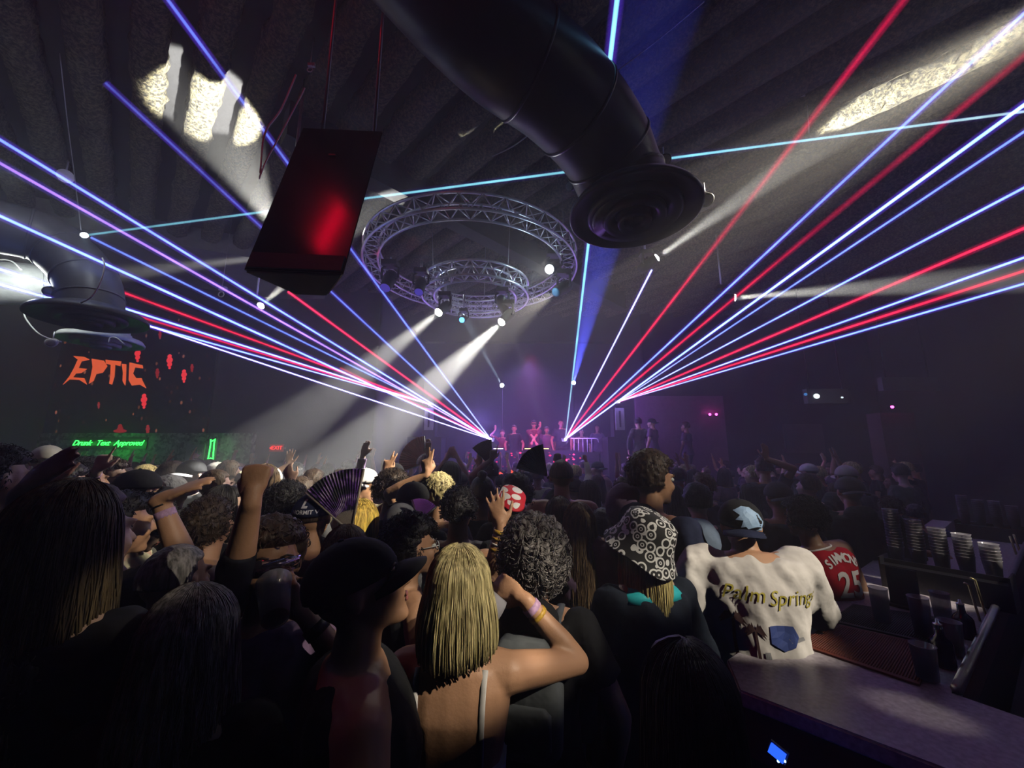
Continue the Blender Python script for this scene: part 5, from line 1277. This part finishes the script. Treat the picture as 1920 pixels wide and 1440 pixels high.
project(R_2, [text2d('25', .19, -.01, 1.27, shear=.0, off=.004)], M_wpr, 'number_print')
arc_ = []
for i, ch in enumerate('SIMMONS'):
    a = (i - 3) * .19; me = text2d(ch, .065, 0, 0, shear=0, off=.002); me.transform(Matrix.Translation((-.03 + math.sin(a) * .19, 1.415 - .19 + math.cos(a) * .19 , 0)) @ Matrix.Rotation(-a, 4, 'Z')); arc_.append(me)
project(R_2, arc_, M_wpr, 'name_print')
q = R_2['q']; obj('neck_trim', MB().tube([q.bend(p) for p in superring(1.458, .094, .074, -.014)] + [q.bend(superring(1.458, .094, .074, -.014)[0])], .006, 6), M_wpr, R_2['shirt'])
person(1590, 893, 3.25, yaw=-.3, skin=1, hair='short', hcol=H_BROWN, top=T_OLIVE, sleeve=1.5, bulk=1.3, near=True, hood=1, seed=6, label='broad man in a grey-green hoodie with a dark cap behind the bar cups', hat=cap(T_GREY, back=True))
person(1310, 982, 2.35, yaw=-.25, skin=1, hair='short', hcol=H_BLACK, top=T_BLUEGREY, sleeve=1.5, hood=1, near=False, seed=9, label='person with a blue-grey hood up, left of the man in the white T-shirt', bulk=1.1,
    hat=lambda o, q: obj('hood', hair_cap('hood', .045, .006, 8, nape=-1.2, front=.55, sub=4), T_BLUEGREY, o).__setattr__('matrix_local', q.HM))
person(1170, 912, 2.25, yaw=-.3, skin=1, hair='crop', hcol=H_BLACK, top=T_PURPLE, sleeve=1.5, hood=1, seed=19, label='person in a mauve-grey hooded top half hidden behind the tall man', hat=lambda o, q: obj('hood', hair_cap('hood', .03, .006, 8, nape=-1.2, front=.55, sub=4), T_PURPLE, o).__setattr__('matrix_local', q.HM))
W_ = person(1667, 932, 3.55, yaw=-1.0, skin=1, hair='short', hcol=H_BROWN, top=T_BLACK, sleeve=.7, near=True, face=True, lean=.15, seed=14, label='man leaning on the bar with a pale wristband, facing right',
    arms=(None, None) if False else (dict(w=PZ(1700, 1030, 1.19), e=(.3, -.8, -.4), d=(.8, .1, 0), n=(0, 0, -1), p='relaxed'), None))
wristband(W_, 0, mat('pale_band', (.7, .5, .5), .5), -.05, .03)
person(1716, 955, 4.1, yaw=-.7, skin=1, hair='short', hcol=H_BLACK, top=T_BLUE, sleeve=.7, bulk=1.2, label='person in a deep blue T-shirt further along the bar')
person(1585, 872, 4.3, yaw=-.2, skin=1, hair='short', hcol=H_BROWN, top=T_GREY, hat=cap(mat('pale_pink_cap', (.6, .5, .52)), ln=.09), label='person in a pale cap right above the broad hooded man')
# --- middle cast
person(590, 924, 2.05, yaw=.1, skin=1, hair='short', hcol=H_BROWN, top=T_GREY, near=True, hat=cap(T_NAVY), label='person in a navy cap with white lettering on its back')
NC = [o for o in C.objects if o.name.startswith('cap')][-1]
info = dict(shirt=None, o=NC)
M_capw = mat('cap_letter_white', (.75, .75, .78), .6)
project(info, [text2d('NORMIT V', .026, .0, .045, shear=0, off=.0006), text2d('L', .05, -.005, .082, shear=.2, off=.003)], M_capw, 'cap_lettering', target=NC, parent=NC, z_off=.002)
person(678, 936, 2.2, yaw=-.3, skin=0, hair='long', hcol=H_GOLD, top=T_BLACK, near=True, fem=.8, seed=21, label='person with bright golden hair beside the large patterned hand fan')
person(650, 985, 1.72, yaw=.2, skin=0, hair='long', hcol=H_LIGHT, top=T_BLACK, near=True, fem=.8, seed=22, label='light brown haired person just behind the black-capped man')
U_ = person(770, 962, 1.72, yaw=-1.05, skin=1, hair='curly', hcol=H_BLACK, top=T_BLACK, sleeve=0, near=True, seed=23, face=True, label='person with black curls and glasses in profile, bare tan shoulder')
gl_ = MB()
for k in (-1, 1): gl_.tube([Vector((k * .032 + .022 * math.cos(a), .100, .008 + .018 * math.sin(a))) for a in [t_ * .6 for t_ in range(12)]], .0022, 6)
gl_.tube([(-.055, .1, .012), (-.078, .0, .008)], .002, 6).tube([(.055, .1, .012), (.078, .0, .008)], .002, 6)
obj('glasses', gl_, M_wire, U_['o']).matrix_local = U_['q'].HM
person(752, 944, 2.1, yaw=.2, skin=1, hair='short', hcol=H_BLACK, top=T_GREY, hat=lambda o, q: obj('beanie', dome((.09, .108, .10), (0, -.016, .03)), T_GREY, o).__setattr__('matrix_local', q.HM), label='person in a dull grey beanie behind the black curls', seed=24)
person(775, 903, 2.45, yaw=-.3, skin=1, hair='curly', hcol=H_BLACK, top=T_BLACK, hat=cap(T_BLACK, back=True), label='person in a glossy black cap behind the grey beanie', seed=25)
person(822, 888, 2.65, yaw=-.4, skin=1, hair='tuft', hcol=H_BLOND, top=cloth('cloth_pale_pattern', (.3, .27, .3), var=.45, s=20), near=True, seed=26, label='man with short frosted blond hair raising a two-finger sign',
    arms=(None, up_arm(800, 890, 2.6, 'peace', (-.05, .1, 1), (0, 1, 0))))
person(737, 880, 2.75, yaw=-.5, skin=1, hair='curly', hcol=H_BROWN, top=cloth('cloth_dark_green', (.03, .035, .03)), near=True, seed=27, label='man with a full curly top and dark T-shirt, head lit at the neck')
person(687, 878, 3.3, yaw=math.pi - .3, skin=1, hair='short', hcol=H_BROWN, top=T_CREAM, face=True, seed=28, label='man in a white cap facing the camera with one arm raised',
    hat=cap(mat('white_cap', (.75, .75, .78))), arms=(None, up_arm(722, 888, 3.1, 'peace', (.25, 0, 1), (0, 1, 0))))
person(861, 914, 2.2, yaw=0, skin=2, hair='short', hcol=H_BLACK, top=T_BLACK, near=True, seed=29, label='dark-haired man seen square from behind, left of the dotted cap')
person(905, 884, 2.9, yaw=0, skin=1, hair='bun', hcol=H_BLACK, top=T_BLACK, seed=30, label='dark-haired person with a small bun, left of the dotted cap')
person(845, 865, 3.7, yaw=.1, skin=1, hair='long', hcol=H_BLACK, top=T_GREY, fem=.7, seed=31, label='person with long straight black hair under the pink fan')
person(968, 886, 2.6, yaw=.2, skin=1, hair='curly', hcol=H_BLACK, top=T_BLACK, seed=32, label='dark curly head directly behind the dotted cap')
person(1052, 862, 3.0, yaw=-.1, skin=1, hair='crop', hcol=H_BROWN, top=None, bulk=1.1, seed=33, label='shirtless man with cropped hair right of the black fan')
m = bpy.data.materials.new('red_dotted_cloth'); n, l = nodes(m); b = n['Principled BSDF']; b.inputs['Roughness'].default_value = .7
tc = n.new('ShaderNodeTexCoord'); v = n.new('ShaderNodeTexVoronoi'); v.inputs['Scale'].default_value = 17; v.inputs['Randomness'].default_value = .45; l.new(tc.outputs['Object'], v.inputs['Vector'])
r = n.new('ShaderNodeValToRGB'); r.color_ramp.interpolation = 'CONSTANT'; e = r.color_ramp.elements; e[0].color = (.82, .8, .8, 1); e[1].position = .44; e[1].color = (.55, .005, .02, 1)
l.new(v.outputs['Distance'], r.inputs[0]); l.new(r.outputs[0], b.inputs['Base Color'])
person(948, 916, 1.98, yaw=.2, skin=1, hair='short', hcol=H_BLACK, top=T_BLACK, near=True, seed=34, label='person in a red cap with big white dots',
    hat=lambda o, q: obj('dotted_cap', dome((.096, .118, .108), (0, -.02, .02), z0=.75), m, o).__setattr__('matrix_local', q.HM @ Matrix.Rotation(.5, 4, 'X') @ Matrix.Rotation(.2, 4, 'Y')))
F_ = person(1000, 966, 1.52, yaw=-.25, skin=1, hair='bigcurly', hcol=H_GREY, top=T_BLACK, sleeve=.6, near=True, seed=35, hood=1, label='man with big greying curls and a grey backpack, raising a braceleted hand',
    arms=(None, dict(w=P(939, 988, 1.80), e=(-.2, .2, -1), d=(-.22, .05, 1), n=(.1, 1, 0), p='spread')))
wristband(F_, 1, M_obands, -.02, .02, 'bracelet', .031); wristband(F_, 1, M_obands, -.05, .012, 'bracelet', .033); wristband(F_, 1, mat('white_beads', (.8, .75, .7)), -.075, .01, 'bracelet', .034); wristband(F_, 1, M_obands, -.10, .016, 'bracelet', .035)
bp_ = MB(); bp_.loft([superring(z, a, d_, -.185, e=4) for z, a, d_ in ((1.10, .10, .04), (1.13, .125, .06), (1.28, .13, .065), (1.38, .115, .055), (1.43, .07, .03))])
K = obj('backpack', bp_.mesh('backpack'), cloth('backpack_grey', (.12, .13, .14), .5), None); K.location = F_['root']; K.rotation_euler = (0, 0, F_['yaw']); K.scale = (F_['s'],) * 3
tag(K, 'grey backpack worn by the man with big greying curls', 'backpack')
for k in (-1, 1): obj('strap', MB().tube([(k * .09, -.16, 1.36), (k * .10, -.1, 1.46), (k * .1, .02, 1.47)], .016, 8, flat=.4), K.data.materials[0], K)
obj('pocket', MB().loft([superring(z, a, d_, -.25, e=4) for z, a, d_ in ((1.14, .08, .015), (1.16, .10, .022), (1.25, .10, .022), (1.27, .08, .015))]), K.data.materials[0], K)
person(1085, 943, 2.35, yaw=.1, skin=0, hair='verylong', hcol=H_LIGHT, top=T_PURPLE, fem=1, near=True, seed=36, label='woman with very long light brown hair right of the big curls')
person(1048, 930, 2.7, yaw=0, skin=0, hair='long', hcol=H_BROWN, top=T_PURPLE, fem=1, seed=37, label='woman with long brown hair between the big curls and the long light brown hair')
person(1130, 955, 2.5, yaw=-.2, skin=1, hair='short', hcol=H_BLACK, top=T_PURPLE, seed=38, label='dim person in mauve left of the bucket hat')
# --- left cast
J2 = person(392, 900, 1.80, yaw=.1, lean=.3, head=(0, -.3, 0), topz=1.74, bulk=1.12, skin=1, hair='short', hcol=H_BROWN, top=None, near=True, seed=40, label='person in a black jacket with grey swirling print, back to the camera')
def swirl():
    m = bpy.data.materials.new('swirl_jacket_cloth'); n, l = nodes(m); b = n['Principled BSDF']; b.inputs['Roughness'].default_value = .6
    tc = n.new('ShaderNodeTexCoord'); w_ = n.new('ShaderNodeTexWave'); w_.wave_type = 'RINGS'; w_.inputs['Scale'].default_value = 4; w_.inputs['Distortion'].default_value = 9; w_.inputs['Detail'].default_value = 1; w_.inputs['Detail Scale'].default_value = 1.4; l.new(tc.outputs['Object'], w_.inputs['Vector'])
    r = n.new('ShaderNodeValToRGB'); e = r.color_ramp.elements; e[0].position = .62; e[0].color = (.015, .013, .015, 1); e[1].position = .68; e[1].color = (.30, .25, .26, 1)
    l.new(w_.outputs['Fac'], r.inputs[0]); l.new(r.outputs[0], b.inputs['Base Color']); return m
sh = obj('jacket', shirt_mesh(J2['q'], 'jacket', .009, 1.5, off=.03, wr=.025, seed=3), swirl(), J2['o'])
A_ = person(225, 925, 1.62, yaw=-.5, skin=1, hair='short', hcol=H_BLACK, top=T_BLACK, sleeve=.7, near=True, seed=41, label='dark-haired person in black stretching a flat hand with a pink wristband to the right',
    arms=(dict(w=P(300, 938, 1.45), e=(-.2, .2, -1), d=(.80, .12, .42), n=(.3, .5, -.8), p='open'), None))
wristband(A_, 0, M_band, -.055, .03); wristband(A_, 0, M_black, -.02, .006, 'bracelet', .03)
G_ = person(303, 932, 2.0, yaw=-1.2, skin=0, hair='short', hcol=H_BLACK, top=T_CREAM, near=True, seed=42, face=True, head=(0, .5, 0), label='person in cream with the face tilted up and dark sunglasses')
obj('sunglasses', gb.mesh('sg'), M_gloss, G_['o']).matrix_local = G_['q'].HM
V_ = person(206, 860, 2.9, yaw=-1.25, skin=0, hair='short', hcol=H_BROWN, top=T_GREY, near=True, seed=43, face=True, label='man with glasses in right profile, one hand pointing up before the green sign',
    arms=(None, up_arm(181, 884, 2.65, 'point', (.3, .0, 1), (0, 1, .1))))
obj('glasses', gl_.mesh('g'), M_black, V_['o']).matrix_local = V_['q'].HM; wristband(V_, 1, M_band, -.04, .03)
person(163, 858, 2.7, yaw=-.3, skin=1, hair='curly', hcol=H_BLACK, top=T_BLACK, near=True, seed=44, label='black-haired head just left of the man with glasses')
person(94, 828, 3.5, yaw=.8, skin=1, hair='short', hcol=H_BROWN, top=T_GREY, hat=cap(mat('cream_cap', (.65, .63, .52)), back=False), label='person in a cream cap left of the green neon script', topz=2.02)
person(-10, 838, 1.7, yaw=-.3, skin=2, hair='short', hcol=H_BLACK, top=T_BLACK, near=True, seed=45, label='dark person at the left edge with a raised arm', arms=(dict(w=P(40, 925, 1.35), e=(0, .2, -1), d=(.6, .1, .7), n=(.3, 1, 0), p='open'), None))
person(120, 868, 2.2, yaw=-.4, skin=1, hair='short', hcol=H_BLACK, top=T_GREY, seed=46, label='person behind the raised dark arm holding up a pale hand', arms=(None, up_arm(94, 905, 2.0, 'relaxed', (.2, 0, 1), (0, 1, 0))))
person(262, 880, 2.4, yaw=-.2, skin=1, hair='short', hcol=H_BLACK, top=T_BLACK, hat=cap(T_BLACK), seed=47, label='person in a black cap right of the man with glasses')
person(318, 890, 2.7, yaw=-.2, skin=1, hair='short', hcol=H_BLACK, top=T_GREY, hat=cap(cloth('cap_grey_pattern', (.4, .4, .42), var=.4, s=30)), seed=48, label='person in a grey patterned cap above the tilted face')
person(424, 910, 2.25, yaw=-.9, skin=0, hair='bob', hcol=H_BLACK, top=T_BLACK, near=True, seed=49, fem=.6, label='black bobbed hair with a lit cheek, left of the raised fist')
person(405, 880, 2.9, yaw=-.3, skin=0, hair='crop', hcol=H_LIGHT, top=T_BLACK, near=True, seed=50, label='man with cropped light brown hair above the swirl jacket')
person(540, 903, 2.25, yaw=.2, skin=1, hair='curly', hcol=H_BLACK, top=T_BLACK, near=True, seed=51, label='person with thick black curls left of the navy cap', hat=None)
person(500, 872, 3.0, yaw=-.3, skin=1, hair='long', hcol=H_LIGHT, top=T_CREAM, near=True, hat=cap(mat('white_cap_b', (.75, .75, .72)), back=True), seed=52, fem=.8, label='woman with long hair under a white cap above the raised fist')
for a_ in ((276, 872, 4.3, 'tuft', H_BLOND, T_GREY, None, 'frosted blond head by the wall poster, left of the dark curly head'),
           (325, 864, 4.0, 'curly', H_BROWN, T_BLACK, None, 'dark brown curly head under the wall poster'),
           (362, 862, 3.7, 'short', H_BLACK, T_BLACK, cap(T_BLACK, mat('white_brim', (.7, .7, .7)), back=True), 'black cap with a white brim under the wall poster'),
           (408, 866, 4.4, 'short', H_BROWN, T_WHITE, cap(mat('white_cap_c', (.7, .7, .7))), 'white cap beneath the green neon bottle shape'),
           (431, 864, 4.1, 'short', H_LIGHT, T_WHITE, None, 'man with short light brown hair beneath the green neon bottle shape'),
           (466, 880, 3.9, 'short', H_BLOND, T_CREAM, cap(mat('cream_cap_b', (.7, .65, .4))), 'person in a yellowish cream cap left of the white cap'),
           (640, 880, 3.6, 'curly', H_BROWN, T_CREAM, None, 'curly brown head above the open patterned fan'),
           (590, 880, 3.9, 'short', H_BROWN, T_CREAM, None, 'short brown haired head left of the patterned fan')):
    person(a_[0], a_[1], a_[2], yaw=-.2, skin=0, hair=a_[3], hcol=a_[4], top=a_[5], hat=a_[6], label=a_[7], seed=int(a_[0]))
person(556, 868, 4.6, yaw=0, skin=1, hair='short', hcol=H_BLACK, top=T_GREY, seed=60, label='person raising an open hand beside the red exit sign', arms=(None, up_arm(541, 872, 4.4, 'spread', (.05, 0, 1), (0, 1, 0))))
person(566, 895, 3.1, yaw=0, skin=0, hair='short', hcol=H_BROWN, top=T_GREY, seed=61, label='person waving a bent hand right of the white cap', arms=(None, up_arm(548, 905, 2.9, 'relaxed', (-.4, 0, .8), (0, 1, 0))))
person(920, 866, 4.6, yaw=0, skin=0, hair='short', hcol=H_BLACK, top=T_BLACK, seed=62, label='person pointing a lit arm up at the left end of the booth', arms=(None, up_arm(922, 862, 4.4, 'point', (.2, 0, 1), (0, 1, 0))))
person(845, 880, 5.2, yaw=0, skin=0, hair='short', hcol=H_BLACK, top=T_GREY, seed=63, label='person with both hands joined overhead left of the booth', arms=(up_arm(858, 858, 5.1, 'open', (-.5, 0, .6), (0, 1, 0)), up_arm(838, 858, 5.1, 'open', (.4, 0, .7), (0, 1, 0))))
person(1430, 858, 4.9, yaw=0, skin=1, hair='short', hcol=H_BROWN, top=T_GREY, seed=64, label='dim person with a raised hand on the right side of the crowd', arms=(up_arm(1437, 860, 4.8, 'open', (0, 0, 1), (0, 1, 0)), None))
# --- performers on the stage
for k, a_ in enumerate(((942, 806, 12.6, 'short', H_BROWN, T_MAROON, 1, 'performer at the left end of the booth with a raised arm'),
           (964, 797, 12.5, 'short', H_BROWN, T_BLACK, 0, 'performer in a black T-shirt left of the middle one'),
           (1001, 788, 12.4, 'short', H_BLACK, T_MAROON, 0, 'middle performer with sunglasses bent over the booth'),
           (1025, 800, 13.1, 'short', H_BROWN, T_PURPLE, 1, 'performer behind the booth in pale mauve reaching up'),
           (1052, 787, 12.8, 'crop', H_BLACK, T_BLACK, 0, 'bald-looking performer standing behind the booth at right'),
           (1090, 804, 12.6, 'short', H_BROWN, T_MAROON, 0, 'person leaning on the white rail at the booth end'),
           (1119, 796, 12.9, 'long', H_BROWN, T_PURPLE, 0, 'woman standing right of the white rail on the stage'))):
    p0 = P(a_[0], a_[1], a_[2])
    ar = (None, dict(w=p0 + Vector((-.22, -.1, .0)), d=(0, 0, 1), n=(0, 1, 0), e=(-1, 0, -1), p='open')) if a_[6] else (None, None)
    if k == 2: ar = (dict(w=Vector((p0.x + .1, 11.75, 2.14)), d=(0, -1, -.1), n=(0, 0, -1), e=(1, 0, 0), p='relaxed'), dict(w=Vector((p0.x - .2, 11.75, 2.14)), d=(0, -1, -.1), n=(0, 0, -1), e=(-1, 0, 0), p='relaxed'))
    if a_[6]: ar = (ar[1], None)
    pf = person(a_[0], a_[1], a_[2], yaw=math.pi, skin=1, hair=a_[3], hcol=a_[4], top=a_[5], label=a_[7], bz=1.12, seed=70 + k, vox=.010, arms=ar, face=(k < 5), fem=(k == 6))
    if k == 2: obj('sunglasses', gb.mesh('sg2'), M_gloss, pf['o']).matrix_local = pf['q'].HM
# ------------------------------------------------------------------ held things
def hand_fan(piv, R, a0, a1, m, label, stick, nrm=(0, -1, .1), ribs=18, inner=.35):
    """pleated fan: leaf of folded cloth on sticks fanned round a rivet; angles from +x, counter-clockwise, in the vertical plane"""
    t = thing('hand_fan', label, 'hand fan', piv)
    N = ribs * 2; lf = MB(); rings = []
    for i in range(N + 1):
        a = math.radians(a0 + (a1 - a0) * i / N); zz_ = .006 if i % 2 else -.006
        u = Vector((math.cos(a), 0, math.sin(a)))
        rings.append([u * (R * inner) + Vector((0, zz_ * .4 - .001, 0)), u * R + Vector((0, zz_ - .001, 0)), u * R + Vector((0, zz_ + .001, 0)), u * (R * inner) + Vector((0, zz_ * .4 + .001, 0))])
    lf.loft(rings); obj('leaf', lf, m, t, smooth=False)
    sb = MB()
    for i in range(ribs + 1):
        a = math.radians(a0 + (a1 - a0) * i / ribs); u = Vector((math.cos(a), 0, math.sin(a)))
        sb.tube([u * -.02 + Vector((0, .004, 0)), u * (R * (inner + .12)) + Vector((0, .006, 0)), ], [.0028, .004], 6)
    for a in (a0, a1):
        u = Vector((math.cos(math.radians(a)), 0, math.sin(math.radians(a)))); sb.tube([u * -.02, u * R * 1.005], [.004, .006], 6)
    obj('stick', sb, stick, t); obj('rivet', MB().ell((0, -.004, 0), (.006, .006, .006)), M_steel, t)
    return t
m = bpy.data.materials.new('violet_fan_cloth'); n, l = nodes(m); b = n['Principled BSDF']; b.inputs['Roughness'].default_value = .35
tc = n.new('ShaderNodeTexCoord'); t = n.new('ShaderNodeTexNoise'); t.inputs['Scale'].default_value = 14; t.inputs['Detail'].default_value = 5; l.new(tc.outputs['Object'], t.inputs['Vector'])
r = n.new('ShaderNodeValToRGB'); e = r.color_ramp.elements; e[0].position = .45; e[0].color = (.01, .008, .02, 1); e[1].position = .62; e[1].color = (.42, .32, .5, 1); x = e.new(.52); x.color = (.13, .03, .3, 1)
l.new(t.outputs['Fac'], r.inputs[0]); l.new(r.outputs[0], b.inputs['Base Color'])
hand_fan(P(658, 998, 1.95), .30, 82, 142, m, 'large open black and violet hand fan in the left of the crowd', mat('fan_stick', (.35, .3, .25), .4))
hand_fan(P(1026, 893, 3.1), .25, 98, 165, T_BLACK, 'black open hand fan held up before the booth', M_black, inner=.1)
hand_fan(P(798, 868, 4.4), .30, 95, 200, mat('pink_fan_cloth', (.85, .25, .36), .6), 'pink open hand fan left of the booth', M_wire)
hand_fan(P(785, 978, 2.0), .11, 40, 110, mat('purple_fan_cloth', (.45, .15, .8), .4, trans=.2), 'small bright purple fan beside the black curls', M_black, inner=.2)
hand_fan(P(925, 880, 4.5), .34, 95, 135, T_MAROON, 'dark maroon hand fan raised left of the booth', M_black)
# ------------------------------------------------------------------ the rest of the crowd: a few bodies, copied and dressed apart
rc = random.Random(17)
POSES = [dict(), dict(head=(.4, 0, 0)), dict(head=(-.35, .1, 0), lean=.04), dict(r='up'), dict(l='up'), dict(r='up', l='up'), dict(r='fist'), dict(l='point', head=(.2, 0, 0)), dict(fem=1), dict(fem=1, head=(-.3, 0, 0)), dict(fem=1, r='up')]
def cano(pd):
    ar = [None, None]
    for k, key in ((1, 'r'), (-1, 'l')):
        if key in pd:
            ar[0 if k == 1 else 1] = dict(w=(k * rc.uniform(.2, .38), rc.uniform(.1, .3), rc.uniform(1.68, 1.84)), e=(k, .3, -1), d=(rc.uniform(-.2, .2), .15, 1), n=(0, 1, 0), p={'up': 'open', 'fist': 'fist', 'point': 'point'}[pd[key]])
    q = make_pose(pd.get('lean', 0), 0, pd.get('head', (0, 0, 0)), ar, pd.get('fem', 0), rc.uniform(0, 1))
    return dict(q=q, body=body_mesh(q, 'person', .0115, fr=.0095), sh=shirt_mesh(q, 'shirt', .013, .6, wr=.012), ls=shirt_mesh(q, 'shirt', .013, 1.5, wr=.016), tr=trouser_mesh(q, 'trousers', .016), shoe=shoes_mesh(q), raised=len([a for a in ar if a]))
CAN = [cano(p) for p in POSES]
HAIRM = {k: [hair_geo(k, False, s_).mesh('hair') for s_ in (1, 2)] for k in ('short', 'crop', 'curly', 'tuft', 'bun', 'bob', 'long', 'wavy')}
CAPM = (dome().mesh('cap'), brim().mesh('brim'), brim(-1).mesh('brim'))
HATTED = hair_geo('hatted', False).mesh('hair'); LABS = set()
HC = [('black', H_BLACK), ('dark', H_BROWN), ('black', H_BLACK), ('light brown', H_LIGHT), ('blond', H_BLOND), ('dark', H_BROWN), ('dark', H_BROWN)]
TC = [('black', T_BLACK), ('black', T_BLACK), ('dark grey', T_GREY), ('navy', T_NAVY), ('cream', T_CREAM), ('white', T_WHITE), ('maroon', T_MAROON), ('mauve', T_PURPLE), ('grey-green', T_OLIVE), ('black', T_BLACK)]
CC = [('white', mat('crowd_cap_white', (.7, .7, .68))), ('black', T_BLACK), ('grey', T_GREY)]
bpy.context.view_layer.update()
taken = [(o.location.x, o.location.y) for o in C.objects if o.name.split('.')[0] == 'person' and o.parent is None and o.location.z < .5]
def part(name, me, m, parent, M=None):
    o = bpy.data.objects.new(name, me); C.objects.link(o)
    if not me.materials: me.materials.append(m)
    o.material_slots[0].link = 'OBJECT'; o.material_slots[0].material = m; o.parent = parent
    if M is not None: o.matrix_local = M
    return o
def filler(x, y, bz=0.0, zone=None, can=None, H=None):
    ci = rc.randrange(len(CAN)) if rc.random() < .75 else rc.choice((0, 1, 2, 8))
    if y < 3.4 and CAN[ci]['raised']: ci = 0
    c = CAN[ci] if can is None else CAN[can]; fem = POSES[CAN.index(c)].get('fem', 0)
    s = (H or (rc.gauss(1.66, .05) if fem else rc.gauss(1.75, .055))) / 1.75; s = min(1.06, max(.9, s))
    if y > 7: s = min(s, 1.0)
    o = bpy.data.objects.new('person', c['body']); C.objects.link(o)
    sk = rc.choice((0, 0, 1, 1, 2))
    if not c['body'].materials: c['body'].materials.append(SKIN[0])
    o.material_slots[0].link = 'OBJECT'; o.material_slots[0].material = SKIN[sk]
    o.location = (x, y, bz); o.rotation_euler = (0, 0, rc.gauss(0, .3) + math.atan2(x, 14 - y) * .8); o.scale = (s, s, s)
    z_ = zone or ('left side' if x < -2.2 else 'centre' if x < 2.2 else 'right side')
    row = 'front' if y < 3.4 else 'near' if y < 5 else 'mid' if y < 7 else 'far'
    arm = {0: '', 1: ', arm raised', 2: ', arms up'}[c['raised']]
    for _ in range(30):
        style = rc.choice(('long', 'wavy', 'bob', 'bun', 'long') if fem else ('short', 'short', 'curly', 'crop', 'tuft', 'short')); hn, hm_ = rc.choice(HC); tn, tm = rc.choice(TC)
        if x > 3.0: tn, tm = rc.choice(TC[:4] + TC[6:9])
        capc = rc.choice(CC) if style in ('short', 'crop') and rc.random() < .45 else None
        lng = rc.random() < .3
        st = {'long': 'long', 'wavy': 'wavy', 'bob': 'bobbed', 'bun': 'pinned-up', 'short': 'short', 'curly': 'curly', 'crop': 'cropped', 'tuft': 'tousled'}[style]
        head = f'{capc[0]} cap over {hn} hair' if capc else f'{st} {hn} hair'
        lab = f'person with {head}, {tn} top{arm}, {zone}' if zone else f'person with {head}, {tn} {"long top" if lng else "T-shirt"}{arm}, {row} {z_}'
        if lab not in LABS: break
    LABS.add(lab)
    part('hair', HATTED if capc else rc.choice(HAIRM[style]), hm_, o, c['q'].HM)
    if capc: ck = part('cap', CAPM[0], capc[1], o, c['q'].HM); part('brim', CAPM[1 + rc.randrange(2)], capc[1], ck)
    part('shirt', c['ls'] if lng else c['sh'], tm, o); part('trousers', c['tr'], T_BLACK, o); part('shoes', c['shoe'], M_black, o)
    tag(o, lab, 'person', lab.replace('person with ', 'people with ')); return o
y = 2.9
while y < 10.6:
    gap = .62 + .03 * (y - 3); xl = -min(1.5 * y + .4, 11.2); xr = min(1.42 * y + .3, 8.6 if y > 4 else 4.5); x = xl + rc.uniform(0, gap)
    while x < xr:
        jx, jy = x + rc.uniform(-.12, .12), y + rc.uniform(-.14, .14); x += gap * rc.uniform(.85, 1.2)
        if y > 9.6 and jx < -3.4: continue
        if min([(jx - a) ** 2 + (jy - b_) ** 2 for a, b_ in taken] or [9]) < .40 ** 2: continue
        if (jx > 1.0 and jy < BARLINE(jx) + .35): continue
        taken.append((jx, jy)); filler(jx, jy)
    y += .62 + .05 * (y - 2.9)
# on the raised side platform at the right
for (px, py, d_) in ((1196, 782, 10.4), (1222, 782, 10.2), (1285, 790, 10.5)):
    p0 = P(px, py, d_); filler(p0.x, p0.y, bz=max(.0, p0.z - 1.78), zone='on the raised side platform', can=0, H=1.75)
